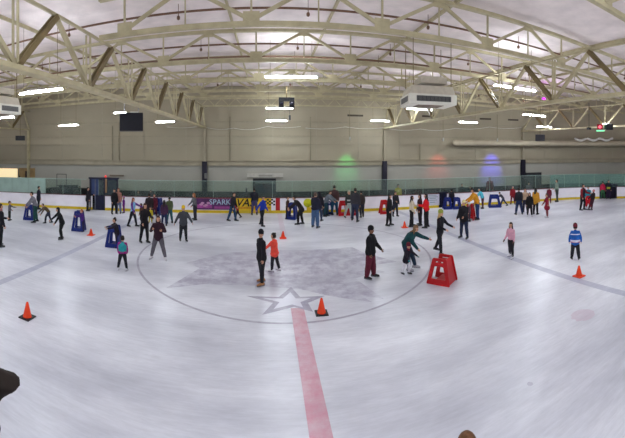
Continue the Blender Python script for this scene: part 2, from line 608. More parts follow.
GX = [-17.1, -4.4, 8.3, round(WALL.at(WALL.s_px(521.5)).x, 2)]
ZB, ZT = CAMH + 1.52, CAMH + 2.98
GN = ['second roof girder from the left, ending over the far wall near the hanging black loudspeaker']
GL = ['roof girder at the far left edge of the hall, seen only near the wall',
      'deep steel roof girder running away on the left, by the big black loudspeaker',
      'deep steel roof girder running away on the right, near the white heater unit',
      'roof girder at the far right of the hall, above the red and green light cluster']
for gi, gx in enumerate(GX):
    ye = wall_y(gx) - 0.02
    y0 = -1.5 if gi in (1, 2) else 2.0
    g = empty('roof_girder', (gx, 0, ZB)); tag(g, GL[gi], 'roof girder', 'steel roof girders running to the far wall')
    mb = MB()
    for sx in (-.075, .075): mb.box((sx, (y0 + ye) / 2, 0.045), (.09, ye - y0, .09))
    mb.box((0, (y0 + ye) / 2, -.006), (.25, ye - y0, .012))
    mb.build('bottom_chord', STEEL, g)
    mb = MB()
    mb.box((0, (y0 + ye) / 2, ZT - ZB), (.07, ye - y0, .06))
    mb.build('top_chord', STEEL, g)
    y = 5.0 - 2.8 * 2
    while y < ye - 0.3:
        if y > y0:
            t = min(y + 1.35, ye - .1); n = min(y + 2.8, ye - .05)
            mb = MB()
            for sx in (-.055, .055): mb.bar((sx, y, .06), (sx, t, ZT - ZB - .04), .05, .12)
            mb.build('dark_diagonal', STEEL_B, g)  # darker brown than the other diagonals
            mb = MB(); mb.bar((0, t, ZT - ZB - .04), (0, n, .06), .10, .09); mb.build('diagonal', STEEL, g)
            mb = MB()
            for sx in (-.06, .06): mb.bar((sx, y, .06), (sx, y, ZT - ZB - .04), .04)
            mb.build('vertical_strut', STEEL, g)
            mb = MB(); mb.box((0, y, .12), (.03, .42, .22)); mb.build('gusset_plate', STEEL, g)
        y += 2.8

JD = [4.4, 8.8, 12.4, 15.9, 18.6, 20.5]
JL = ['roof truss across the hall nearest the camera, cutting the top right corner',
      'long pale roof truss across the hall, largest one at the top of the picture',
      'roof truss across the hall, second large one from the top of the picture',
      'roof truss across the hall just in front of the hanging two-lamp projector bracket',
      'roof truss across the hall, second from the far wall',
      'roof truss across the hall closest to the far wall']
JZ = CAMH + 3.12
for ji, D in enumerate(JD):
    p0 = next(p for p in [WALL.at(WALL.L * i / 400) for i in range(401)] if p.y > D + .2)
    p1 = [p for p in [WALL.at(WALL.L * i / 400) for i in range(401)] if p.y > D + .2][-1]
    x0, x1 = p0.x + .3, p1.x - .3
    if ji == 1: x0, x1 = -4.6, 24
    g = empty('roof_truss', (0, D, JZ)); tag(g, JL[ji], 'roof truss', 'pale roof trusses across the hall')
    H = 1.12
    mb = MB(); mb.box(((x0 + x1) / 2, 0, .07), (x1 - x0, .05, .11)); mb.box(((x0 + x1) / 2, 0, -.0), (x1 - x0, .12, .025)); mb.build('bottom_chord', STEEL, g)
    mb = MB(); mb.box(((x0 + x1) / 2, 0, H), (x1 - x0, .15, .10)); mb.build('top_chord', STEEL, g)
    step = 3.4
    k0 = math.ceil((x0 + .42) / step); k = k0
    while k * step - .42 < x1 - .2:
        xa = k * step - .42
        mb = MB(); mb.box((xa, 0, .2), (.42, .04, .34)); mb.build('gusset_plate', STEEL, g)
        for sgn in (-1, 1):
            xb = xa + sgn * step / 2
            if x0 < xb < x1:
                mb = MB(); mb.bar((xa, 0, .14), (xb, 0, H - .03), .07, .09); mb.build('diagonal', STEEL, g)
        mb = MB(); mb.bar((xa, 0, .1), (xa, 0, H), .05); mb.build('vertical_strut', STEEL, g)
        mb = MB(); mb.bar((xa + step / 2, 0, .08), (xa + step / 2, 0, H), .035); mb.build('vertical_strut', STEEL, g)
        xg = xa + step / 2
        if xg < x1 - .2:
            mb = MB(); mb.box((xg, 0, H - .1), (.34, .04, .16)); mb.build('gusset_plate', STEEL, g)
        k += 1

# low zigzag bracing line below the trusses near the far wall
g = empty('bracing_truss', (0, 21.6, CAMH + 2.75)); tag(g, 'shallow zigzag bracing truss in front of the far wall, behind the hanging projector bracket', 'roof truss')
mb = MB(); mb.box((2, 0, 0), (12.6, .08, .08)); mb.build('bottom_chord', STEEL, g)
mb = MB(); mb.box((2, 0, .45), (12.6, .08, .08)); mb.build('top_chord', STEEL, g)
mb = MB()
for k in range(14):
    xa = -4.2 + k * .88; mb.bar((xa, 0, 0), (xa + .44, 0, .45), .04); mb.bar((xa + .44, 0, .45), (xa + .88, 0, 0), .04)
mb.build('zigzag_web', STEEL, g)

# sprinkler pipes
for D, z, lab in ((9.55, CAMH + 3.88, 'rusty sprinkler pipe crossing above the largest roof truss'), (12.9, CAMH + 3.92, 'thin brown sprinkler pipe between the two largest roof trusses'),
                  (14.4, CAMH + 3.85, 'thin brown sprinkler pipe behind the second large roof truss'), (17.3, CAMH + 3.4, 'thin sprinkler pipe close to the far wall')):
    xe = 19
    g = empty('sprinkler_pipe', (0, D, z)); tag(g, lab, 'pipe', 'sprinkler pipes under the roof')
    mb = MB(); mb.tube([(-xe, 0, 0), (-xe / 2, 0, 0), (0, 0, 0), (xe / 2, 0, 0), (xe, 0, 0)], [.035] * 5, 8); mb.build('pipe', RUST, g)
    for k in range(-4, 5):
        mb = MB(); mb.tube([(k * 3.6 + 1.1, 0, .0), (k * 3.6 + 1.1, 0, -.14)], [.014, .014], 6); mb.tube([(k * 3.6 + 1.1, 0, -.14), (k * 3.6 + 1.1, 0, -.17)], [.05, .05], 8)
        mb.box((k * 3.6 + 1.1, 0, .12), (.014, .014, .24))
        mb.build('sprinkler_head', RUST, g)
# purlins under the roof
for k, X in enumerate((-14.2, -11.0, -7.8, -1.2, 2.0, 5.2, 11.6, 14.8)):
    mb = MB(); mb.box((0, 0, 0), (.06, 26, .12))
    o = mb.build('ceiling_beam', STEEL, loc=(X, 9.6, ROOF_Z - .26)); tag(o, kind='structure')

# wall columns: black padded foot, cream above
for k, gx in enumerate(GX):
    y = wall_y(gx) - .16
    g = empty('wall_column', (gx, y, 0))
    tag(g, ['wall column at the far left behind the lit window', 'black-footed wall column left of the purple advert', 'black-footed wall column right of the green glow on the wall', 'black-footed wall column beside the dark right-hand doorway'][k], 'column', 'steel wall columns')
    if k:
        mb = MB(); mb.box((0, 0, 1.55), (.34, .26, 3.1)); mb.build('dark_padding', mat('column_padding', (28, 25, 40), .6), g)
        mb = MB(); mb.box((0, .03, 3.1 + 1.25), (.16, .2, 2.5)); mb.build('shaft', WALLM, g)
    else:
        mb = MB(); mb.box((0, .03, 2.7), (.16, .2, 5.4)); mb.build('shaft', STEEL, g)

# ------------------------------------------------------------------ fluorescent lights
TUBE = emit('lit_fluorescent_tube', (238, 246, 255), LAMP)
L_N = [0]


def tube_light(p, length, rz, label, drop=None, group='long fluorescent ceiling lights'):
    g = empty('ceiling_light', p, rz); tag(g, label, 'ceiling light', group)
    mb = MB(); mb.box((0, 0, .05), (length, .07, .05)); mb.build('housing', WHITEM, g)
    mb = MB()
    for sy in (-.045, .045): mb.tube([(-length / 2 + .03, sy, 0), (length / 2 - .03, sy, 0)], [.016, .016], 8)
    mb.build('tube', TUBE, g)
    top = (ROOF_Z - p[2] - .25) if drop is None else drop
    for sx in (-.4, .4):
        mb = MB(); mb.box((sx * length, 0, .07 + top / 2), (.012, .012, top)); mb.build('hanger_rod', STEEL_B, g)
    return g


def light_px(x0, x1, y, Y, label, tilt=0):
    a = at_dist(x0, y, Y); b = at_dist(x1, y + tilt, Y)
    c = (a + b) / 2
    return tube_light((c.x, c.y, c.z), (b - a).length, 0, label)

light_px(265, 317, 77.5, 13.9, 'brightest long ceiling light, top centre above the projector bracket')
light_px(266, 293, 108.5, 19.6, 'ceiling light directly behind the hanging projector bracket')
light_px(266, 287, 121, 22.0, 'small ceiling light below and behind the projector bracket')
light_px(371, 389, 121, 22.0, 'small ceiling light left of the white heater unit, near the far wall')
light_px(407, 433, 109.5, 18.0, 'ceiling light just below the white heater unit')
light_px(459, 477, 122.5, 19.0, 'small ceiling light between the heater unit and the right wall, near the red glow')
light_px(494, 535, 88.5, 11.2, 'long ceiling light at upper right under the truss')
light_px(523, 545, 115.5, 15.5, 'upper of two ceiling lights left of the red and green light cluster')
light_px(537, 551, 127, 18.0, 'lower of two ceiling lights left of the red and green light cluster')
light_px(603, 611, 124.5, 13.0, 'short ceiling light at the far right beside the light cluster')
light_px(20, 62, 92, 9.6, 'long ceiling light at upper left, above the white heater at the edge')
light_px(-6, 14, 118, 12.5, 'ceiling light cut by the left edge of the picture')
light_px(59, 78, 125.5, 18.5, 'small ceiling light low on the left before the wall')
light_px(114, 126, 113, 17.0, 'ceiling light half hidden behind the big black loudspeaker')
light_px(156, 174, 122, 19.5, 'small ceiling light right of the big black loudspeaker')
# the same fittings go on over the near half of the rink
for X in (-21, -12.5, -2, 3.5, 14, 22):
    for Y in (-2.5, 2.2):
        if Y < 0 and abs(X) < 5: continue
        tube_light((X, Y, 7.9), 2.5, 0, 'long fluorescent ceiling light over the near side of the rink, above the picture', drop=.2)

# ------------------------------------------------------------------ the rink boards
S = BOARD.s_px
boards = empty('rink_boards', BOARD.at(BOARD.L / 2).to_tuple())
boards.location = (0, 0, 0)
tag(boards, 'white rink boards with yellow kick strip and glass panes around the ice', 'rink boards')
sg0, sg1 = S(92), S(104)
sr0, sr1 = S(439), S(446)
sq0, sq1 = S(600), S(616)
spans = [(0.0, sg0), (sg1, sr0), (sr1, sq0), (sq1, BOARD.L)]
for a, b in spans:
    mb = MB(); strip(mb, BOARD, a, b, 0.16, .925, -.09, 0.0); mb.build('board_panel', WHITE, boards)
    mb = MB(); strip(mb, BOARD, a, b, 0.0, 0.17, -.09, 0.018); mb.build('kick_strip', YELLOW, boards)
    mb = MB(); strip(mb, BOARD, a, b, 0.925, .955, -.12, 0.03); mb.build('cap_rail', mat('dull_red_cap', (96, 36, 44), .5), boards)
GL1 = glass('rink_glass', (232, 240, 235), (158, 180, 170), 0.07)
GL2 = glass('pale_reflection_glass', (210, 232, 226), (196, 220, 208), 0.5)  # bright reflection on the left panes, painted as pale diffuse colour
GL3 = glass('teal_reflection_glass', (208, 232, 226), (150, 190, 178), 0.2)  # reflection at the right end, painted into the panes as diffuse teal
s545 = S(545)
s = S(0) - 4
gx0 = S(43)
s624 = S(624) + 3.0
while s < s624:
    e = s + 1.22
    gap = any(a - .2 < s + .6 < b + .2 for a, b in ((sg0, sg1),))
    if not gap:
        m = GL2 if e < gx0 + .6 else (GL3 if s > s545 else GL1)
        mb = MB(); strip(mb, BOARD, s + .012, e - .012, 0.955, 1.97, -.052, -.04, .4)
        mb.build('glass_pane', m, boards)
    mb = MB(); p = BOARD.at(s, -.05); mb.box((p.x, p.y, 1.46), (.025, .03, 1.02), BOARD.dirang(s)); mb.build('glass_post', mat('grey_green_post', (122, 140, 130), .5), boards)
    s = e
mb = MB(); strip(mb, BOARD, S(2) - 4, S(86), 1.97, 1.985, -.056, -.035); strip(mb, BOARD, S(118), S(598), 1.97, 1.985, -.056, -.035)
mb.build('glass_edge', mat('pale_glass_edge', (170, 196, 184), .3), boards)
# red centre line marking on the boards
mb = MB(); strip(mb, BOARD, S(275.3), S(280.3), .17, .925, 0.0, .006); mb.build('red_center_marking', mat('red_line_board', (170, 24, 34), .4), boards)


def banner(px0, px1, z0, z1, label, name='advert_panel'):
    a, b = S(px0), S(px1)
    p = BOARD.at((a + b) / 2)
    g = empty(name, (0, 0, 0)); tag(g, label, 'advertising banner')
    return g, a, b


def on_board(s0, z0, off=0.012):
    def f(co):
        q = BOARD.at(s0 + co.x, off + co.z, z0 + co.y); return q
    return f

g, a, b = banner(195.5, 233, .2, .98, 'purple advertising banner with pale lettering on the boards')
mb = MB(); strip(mb, BOARD, a, b, .20, .92, 0.0, .010, .2); mb.build('banner_sheet', mat('purple_print', (84, 44, 92), .5, .35, 1.6), g)
mb = MB(); strip(mb, BOARD, S(197), S(212), .30, .52, 0.0, .013, .2); strip(mb, BOARD, S(214), S(231), .27, .42, 0.0, .013, .2); mb.build('magenta_band', mat('magenta_print', (158, 70, 142), .5, .3, 3), g)
mb = MB()
for k in range(5):
    q = BOARD.at(S(201 + k * 1.8), .02, .52 + .1 * math.sin(k * 2)); mb.ball(q, (.12, .02, .07), nu=8, nv=5)
mb.build('pink_flower_print', mat('pink_print', (196, 140, 176), .5), g)
mb = MB(); strip(mb, BOARD, a, b, .885, .92, 0.0, .016, .3); mb.build('top_edge', mat('banner_edge', (140, 80, 92), .5), g)
text_mesh('lettering', 'SPARK', .46, on_board(S(220), .53), mat('pale_blue_print', (176, 206, 222), .5), g)

g, a, b = banner(236, 271.3, .17, 1.0, 'yellow advertising banner with large black lettering beside the red line')
mb = MB(); strip(mb, BOARD, a, b, .17, .92, 0.0, .010, .2); mb.build('banner_sheet', mat('yellow_print', (222, 186, 34), .5, .1, 3), g)
mb = MB(); strip(mb, BOARD, S(237), S(270.5), .27, .40, 0.0, .013, .2); mb.build('orange_band', mat('orange_print', (196, 140, 30), .5, .3, 6), g)
text_mesh('lettering', 'VAS', .66, on_board(S(244.6), .43, .014), mat('black_print', (22, 18, 20), .5), g, shear=.25, offset=.012)
mb = MB()
for i in range(5):
    for j in range(4):
        if (i + j) % 2 == 0:
            sa = S(264.6) + i * .13; strip(mb, BOARD, sa, sa + .13, .48 + j * .1, .58 + j * .1, .01, .016, .2)
mb.build('checkered_mark', mat('black_print', (22, 18, 20), .5), g)

g, a, b = banner(302.3, 313.8, .17, 1.0, 'white advertising banner with a round yellow emblem, behind the man in jeans')
mb = MB(); strip(mb, BOARD, a, b, .17, .92, 0.0, .008, .2); mb.build('banner_sheet', WHITE, g)
mb = MB(); strip(mb, BOARD, a + .25, b, .17, .36, 0.0, .012, .2); mb.build('yellow_band', mat('yellow_print', (222, 186, 34), .5, .1, 3), g)
sc_ = S(307.8)
mb = MB()
q = [BOARD.at(sc_ + .27 * math.cos(t * PI / 12), .012, .62 + .27 * math.sin(t * PI / 12)) for t in range(24)]
vs0 = [mb.bm.verts.new(v) for v in q]; vs1 = [mb.bm.verts.new(v - Vector((0, .012, 0))) for v in q]
mb.face(vs1); mb.face(list(reversed(vs0)))
for t in range(24): mb.face([vs0[t], vs0[(t + 1) % 24], vs1[(t + 1) % 24], vs1[t]])
mb.build('round_emblem', mat('lemon_print', (196, 196, 30), .5, .2, 4), g)

g, a, b = banner(425, 439, .2, 1.0, 'small white notice banner with grey lines, right of the red-jacketed skater')
mb = MB(); strip(mb, BOARD, a, b, .19, .95, 0.0, .02, .2); mb.build('banner_sheet', mat('grey_white_print', (196, 196, 210), .5, .06), g)
mb = MB()
for z, k0, k1 in ((.82, .25, .8), (.72, .15, .9), (.62, .3, .75), (.5, .2, .85), (.36, .35, .7)):
    strip(mb, BOARD, a + (b - a) * k0, a + (b - a) * k1, z, z + .045, .02, .024, .2)
mb.build('printed_lines', mat('grey_green_print', (128, 148, 150), .5), g)

# ------------------------------------------------------------------ gates in the boards


def gate(px0, px1, px2, label, col, htop):
    s0, s1, s2 = S(px0), S(px1), S(px2)
    g = empty('rink_gate', (0, 0, 0)); tag(g, label, 'rink gate')
    fm = mat('gate_frame', (24, 24, 44), .5)
    for s_ in (s0, s1, s2):
        q = BOARD.at(s_, -.04); mb = MB(); mb.box((q.x, q.y, htop / 2), (.09, .12, htop), BOARD.dirang(s_)); mb.build('post', fm, g)
    mb = MB(); strip(mb, BOARD, s0 - .1, s2 + .1, htop - .1, htop, -.14, .05); mb.build('header', fm, g)
    return g, s0, s1, s2

g, s0, s1, s2 = gate(90, 104, 117.2, 'navy gate structure in the boards on the left with an open dark doorway', NAVY, 2.12)
mb = MB(); strip(mb, BOARD, s1 + .05, s2 - .05, 0.96, 2.02, -.1, -.06); mb.build('side_panel', NAVY, g)
mb = MB(); strip(mb, BOARD, s0 + .05, s0 + .55, 0.96, 2.02, -.1, -.06); mb.build('side_panel', mat('blue_grey_panel', (52, 66, 104), .4), g)
mb = MB(); q = BOARD.at((s0 + s1) / 2 + .1, -.10); mb.box((q.x, q.y, 1.02), (s1 - s0 - .35, .05, 1.98), BOARD.dirang(s0)); dl = mb.build('door_leaf', mat('dark_navy_door', (20, 22, 50), .4, .3, 3), g)
mb = MB(); q = BOARD.at((s0 + s1) / 2 - .15, -.06); mb.box((q.x, q.y, 1.0), (.07, .05, 1.96), BOARD.dirang(s0)); mb.build('door_stile', mat('gate_grey', (92, 96, 112), .5), dl)
mb = MB(); q = BOARD.at(s1 + .12, .03); mb.box((q.x, q.y, 1.6), (.10, .06, .9), BOARD.dirang(s1)); mb.build('tan_strap', mat('tan_strap', (146, 116, 84), .6), g)

g, s0, s1, s2 = gate(439.2, 442.5, 446, 'dark narrow gate in the boards right of the white notice banner', NAVY, 1.06)
mb = MB(); strip(mb, BOARD, s0, s2, .02, 1.04, -.1, -.04); mb.build('door_leaf', mat('dark_navy_door', (20, 22, 50), .4, .3, 3), g)

g, s0, s1, s2 = gate(600.2, 608, 616, 'dark open gate in the boards at the far right with two people in it', NAVY, 1.15)
mb = MB(); strip(mb, BOARD, s1, s2, .02, 1.12, -.55, -.5); mb.build('door_leaf', mat('dark_purple_panel', (34, 22, 52), .5, .3, 3), g)

# ------------------------------------------------------------------ things on the far wall
SW = WALL.s_px


def wall_box(name, px0, px1, y0, y1, m, label=None, cat=None, off=.06, parent=None):
    a, b = SW(px0), SW(px1)
    p = WALL.at((a + b) / 2, .03); r = math.hypot(p.x, p.y)
    z1 = CAMH - (y0 - HY) * r / F; z0 = CAMH - (y1 - HY) * r / F
    mb = MB(); strip(mb, WALL, a, b, z0, z1, 0.03, .03 + off, .4)
    o = mb.build(name, m, parent)
    if label: tag(o, label, cat)
    return o, a, b, z0, z1


def wall_group(name, label, cat):
    g = empty(name, (0, 0, 0)); tag(g, label, cat); return g
# middle dark serving window with a pale sign above
g = wall_group('window_1', None, None); tag(g, kind='structure')
wall_box('window_frame', 253, 276, 178.5, 194, mat('dark_window_frame', (34, 34, 38), .5), parent=g)
wall_box('window_pane', 255, 275, 181, 193, mat('dark_window', (40, 44, 54), .25), off=.08, parent=g)
wall_box('window_sill', 255, 275, 182.3, 183.2, mat('pale_rail', (120, 130, 126), .5), off=.12, parent=g)
g = wall_group('wall_sign', 'long cream wall sign above the dark middle window', 'sign')
wall_box('sign_board', 247, 283, 173.3, 177.8, mat('cream_sign', (178, 174, 164), .6), off=.05, parent=g)
wall_box('sign_bottom_edge', 247, 283, 177.4, 178.0, mat('sign_edge', (90, 86, 78), .6), off=.07, parent=g)  # darker strip along the lower edge of the sign
wall_box('sign_print', 259, 272, 174.6, 176.6, mat('sign_print', (146, 142, 134), .6), off=.055, parent=g)
# right dark doorway
g = wall_group('door_1', None, None); tag(g, kind='structure')
wall_box('door_frame', 524.5, 541, 172.5, 199, mat('dark_window_frame', (34, 34, 38), .5), parent=g)
wall_box('door_panel', 526, 533, 174.5, 199, mat('grey_door', (52, 54, 60), .5, .2), off=.08, parent=g)
wall_box('door_panel', 533.8, 540, 174.5, 199, mat('grey_door', (52, 54, 60), .5, .2), off=.08, parent=g)
# far left: lit window and brown mural
g = wall_group('window_2', None, None); tag(g, kind='structure')
wall_box('window_frame', -14, 18.5, 167.6, 178.6, mat('cream_frame', (150, 138, 110), .6), parent=g)
wall_box('window_pane', -13, 18, 168.3, 178, emit('warm_lit_pane', (236, 214, 168), .75), off=.07, parent=g)
g = wall_group('wall_mural', 'brown mural with a dark standing shape beside the lit window', 'mural')
wall_box('mural_sheet', 18.9, 35, 168, 181, mat('tan_mural', (150, 124, 84), .7, .3, 1.5), off=.04, parent=g)
wall_box('dark_shape', 25.2, 28, 171, 180, mat('mural_dark', (60, 48, 44), .7), off=.05, parent=g)
wall_box('dark_shape', 18.9, 20.2, 176, 181, mat('mural_dark', (60, 48, 44), .7), off=.05, parent=g)
# small signs and boxes
wall_box('exit_sign', 105.2, 106.8, 175.5, 178, emit('red_lit_sign', (220, 50, 40), 1.2), 'tiny red lit sign on the wall above the navy gate', 'sign', off=.12)
wall_box('wall_placard', 110, 124, 174.8, 176.2, mat('brown_placard', (110, 100, 84), .6), 'thin brown placard on the wall right of the navy gate', 'sign', off=.05)
wall_box('wall_placard', 246, 247, 188, 193, DARK, 'small dark box on the wall left of the middle window', 'box', off=.1)
wall_box('electrical_box', 204.6, 207.6, 173, 178, mat('grey_box', (112, 112, 110), .5), 'grey electrical box on the black-footed column above the purple advert', 'electrical box', off=.45)
# dark seating, frame and clutter behind the glass on the left
g = empty('player_bench', (0, 0, 0)); tag(g, 'long black bench behind the glass, left of the navy gate', 'bench')
mb = MB(); strip(mb, BOARD, S(44), S(88), .98, 1.22, -1.7, -1.1); mb.build('backrest', BLACK, g)
mb = MB(); strip(mb, BOARD, S(44), S(88), .45, .5, -1.25, -.8); mb.build('seat', BLACK, g)
mb = MB(); strip(mb, BOARD, S(54), S(72), 1.2, 1.42, -1.6, -1.2); mb.build('stacked_pad', BLACK, g)
for k in range(6):
    q = BOARD.at(S(46 + k * 8), -1.0); mb = MB(); mb.box((q.x, q.y, .22), (.06, .5, .45)); mb.build('leg', BLACK, g)
    q = BOARD.at(S(46 + k * 8), -1.4); mb = MB(); mb.box((q.x, q.y, .5), (.06, .1, 1.0)); mb.build('leg', BLACK, g)
q = BOARD.at(S(53), -2.2)
g = empty('metal_rack', (q.x, q.y, 0), BOARD.dirang(S(53))); tag(g, 'thin dark metal rack frame behind the glass right of the pale panes', 'rack')
mb = MB()
for sx in (-.36, .36): mb.box((sx, 0, 1.07), (.035, .035, 2.15))
mb.box((0, 0, 2.13), (.75, .035, .04)); mb.box((0, 0, 1.3), (.75, .035, .03)); mb.build('frame', DARK, g)

# hanging cable swags on the wall
def cable(px0, px1, y, sag, n, label, w_=.018, col=(206, 202, 188)):
    mb = MB(); pts = []
    a, b = SW(px0), SW(px1)
    for i in range(n * 8 + 1):
        t = i / (n * 8)
        p = WALL.at(a + (b - a) * t, .3); r = math.hypot(p.x, p.y)
        z = CAMH - (y - HY) * r / F - sag * abs(math.sin(PI * t * n)) + .08 * math.sin(t * 9)
        pts.append((p.x, p.y, z))
    mb.tube(pts, [w_] * len(pts), 6)
    tag(mb.build('hanging_cable', mat('pale_cable' + str(col[0]), col, .5)), label, 'cable')
cable(168, 300, 127.0, .14, 4, 'pale cable swagged across the wall left of center')
cable(305, 520, 128.0, .12, 6, 'pale cable swagged across the wall right of center')
mb = MB(); a, b = SW(572), SW(612); pts = []
for i in range(49):
    t = i / 48; p = WALL.at(a + (b - a) * t, .95); r = math.hypot(p.x, p.y)
    pts.append((p.x, p.y, CAMH + (150 - 139.5) * r / F + .08 * math.cos(t * 6 * PI)))
mb.tube(pts, [(.05, .10)] * len(pts), 8)
tag(mb.build('white_garland', mat('white_garland', (206, 204, 196), .6)), 'white wavy garland high on the wall at the far right', 'garland')

# round duct high on the wall at the right
mb = MB(); a, b = SW(453), SW(660); pts = []
for i in range(41):
    p = WALL.at(a + (b - a) * i / 40, .60); pts.append((p.x, p.y, 4.45))
mb.tube(pts, [.24] * 41, 14)
du = mb.build('round_duct', mat('cream_duct', (166, 156, 134), .6, .1, 2)); tag(du, 'long round cream duct on the far wall, running to the right end', 'duct')
for px, y, wd in ((355, 115.6, 16), (427, 116.3, 10), (485.5, 119, 12), (513, 120, 11)):
    p = WALL.at(SW(px)); r = p.xy.length; L_ = wd * r / F / 2
    mb = MB(); s_ = SW(px); z = CAMH + (150 - y) * r / F
    strip(mb, WALL, s_ - L_, s_ + L_, z - .06, z + .07, 0.0, .03)
    tag(mb.build('wall_vent', mat('dark_vent', (70, 62, 52), .7)), {355: 'dark slot vent high on the wall above the green glow', 427: 'dark slot vent high on the wall behind the heater unit', 485.5: 'dark slot vent high on the wall above the blue glow', 513: 'dark slot vent high on the wall right of the blue glow'}[px], 'vent', 'slot vents high on the wall')
# coloured effect lights and their lamps
for px, col, e, lab in ((346, (0.05, 1.0, 0.25), 240, 'small effect lamp throwing the green glow on the wall'),
                        (437.5, (1.0, 0.08, 0.06), 190, 'small effect lamp throwing the red glow on the wall'),
                        (491, (0.07, 0.07, 1.0), 700, 'small effect lamp throwing the blue glow on the wall')):
    s_ = SW(px); p = WALL.at(s_, 1.3, 4.62); q = WALL.at(s_, 0, 2.5)
    g = empty('effect_lamp', p.to_tuple()); tag(g, lab, 'effect lamp', 'colored effect lamps on the far wall')
    d = (q - p).normalized()
    mb = MB(); mb.tube([Vector((0, 0, 0)) - d * .16, Vector((0, 0, 0)) + d * .02], [.05, .07], 12); mb.build('lamp_can', mat('pale_can', (170, 168, 158), .5), g)
    mb = MB(); mb.box((0, 0, 1.0), (.02, .02, 2.0)); mb.box((0, .0, .02), (.16, .03, .04)); mb.build('bracket', STEEL_B, g)
    L = bpy.data.lights.new('effect_light', 'SPOT'); L.energy = e; L.color = col; L.spot_size = math.radians(50); L.spot_blend = 1.0; L.shadow_soft_size = .06
    lo = bpy.data.objects.new('effect_light', L); C.objects.link(lo); lo.parent = g; lo.location = d * .12
    lo.rotation_euler = d.to_track_quat('-Z', 'Y').to_euler()

# ------------------------------------------------------------------ hanging equipment
def heater(c, w_, d_, label, rz=0):
    g = empty('unit_heater', c, rz); tag(g, label, 'air unit', 'white ceiling air units')
    gm = mat('grey_grille', (92, 92, 90), .5, .15, 20)
    mb = MB()
    mb.box((0, 0, .28), (w_, d_, .36)); mb.build('housing', WHITEM, g, bevel=.02)
    mb = MB(); mb.box((0, 0, .62), (w_ * .96, d_ * .96, .34), taper=.9); mb.build('upper_casing', mat('cream_casing', (190, 182, 164), .6, .08), g, bevel=.02)
    mb = MB(); mb.box((0.1, 0, 1.05), (w_ * .55, d_ * .7, .26)); mb.build('top_duct', mat('cream_casing', (190, 182, 164), .6, .08), g, bevel=.01)
    mb = MB(); mb.box((.02, -d_ / 2 - .004, .27), (w_ * .72, .02, .21)); fr = mb.build('front_grille', gm, g)
    mb = MB()
    for k in range(9): mb.box((.02 + (k - 4) * w_ * .08, -d_ / 2 - .016, .27), (.012, .01, .2))
    for k in range(5): mb.box((.02, -d_ / 2 - .018, .19 + k * .04), (w_ * .72, .01, .006))
    mb.build('grille_fins', DARK, fr)
    for sx in (-1, 1):
        mb = MB(); mb.box((sx * (w_ / 2 + .004), 0, .27), (.02, d_ * .72, .21)); mb.build('side_grille', gm, g)
    mb = MB(); mb.box((0, 0, .09), (w_ * .99, d_ * .99, .05)); mb.build('bottom_panel', WHITEM, g)
    mb = MB(); mb.box((0, 0, .06), (w_ * .55, d_ * .55, .02)); mb.build('bottom_grille', mat('brown_grille', (112, 98, 84), .6), g)
    for sx in (-1, 1):
        for sy in (-1, 1):
            mb = MB(); mb.box((sx * w_ * .4, sy * d_ * .4, 1.6), (.025, .025, 2.0)); mb.build('hanger_rod', STEEL_B, g)
p = at_dist(430, 107.5, 12.2)
heater((p.x + .2, p.y + .6, p.z + .06), 1.95, 1.5, 'white square ceiling air unit with grey grilles hanging right of center', -.15)
p = at_dist(2, 116, 11.0)
heater((p.x - .2, p.y, p.z), 1.5, 1.3, 'white ceiling air unit cut by the left edge of the picture', -.1)

def hang_box(name, px, y0, y1, wpx, D, m, label, cat, depth=.5, rods=True):
    a = at_dist(px - wpx / 2, y1, D); b = at_dist(px + wpx / 2, y0, D)
    cx = (a.x + b.x) / 2; ww = math.hypot(b.x - a.x, 0) * math.cos(az(px)) ; h = b.z - a.z
    g = empty(name, (cx, D, a.z), -az(px)); tag(g, label, cat)
    mb = MB(); mb.box((0, 0, h / 2), (ww, depth, h)); mb.build('cabinet', m, g, bevel=.02)
    return g, ww, h
g, ww, h = hang_box('loudspeaker', 131.5, 112.8, 131.5, 23, 14.0, BLACK, 'big black loudspeaker hanging from the left girder', 'loudspeaker', .6)
mb = MB(); mb.box((0, -.31, h / 2), (ww * .94, .02, h * .92)); mb.build('front_grille', mat('speaker_cloth', (26, 26, 32), .8), g)
for sx in (-.3, .3):
    mb = MB(); mb.box((sx, 0, h + .25), (.03, .03, .5)); mb.build('bracket', METAL, g)
mb = MB(); mb.box((.12, -.05, h + .03), (.34, .2, .06)); mb.build('top_plate', WHITEM, g)
g, ww, h = hang_box('loudspeaker', 20.3, 135.6, 140.6, 9.5, 18, BLACK, 'small black box loudspeaker on the far left wall', 'loudspeaker', .3)
mb = MB(); mb.box((0, .2, h + 1.3), (.03, .03, 2.6)); mb.build('bracket', STEEL_B, g)
g, ww, h = hang_box('loudspeaker', 540, 134.8, 141, 9.5, 14.2, mat('grey_black_box', (44, 42, 48), .6), 'small dark box loudspeaker hanging right of center under two ceiling lights', 'loudspeaker', .3)
mb = MB(); mb.box((0, .1, h + 1.6), (.03, .03, 3.2)); mb.build('bracket', STEEL_B, g)
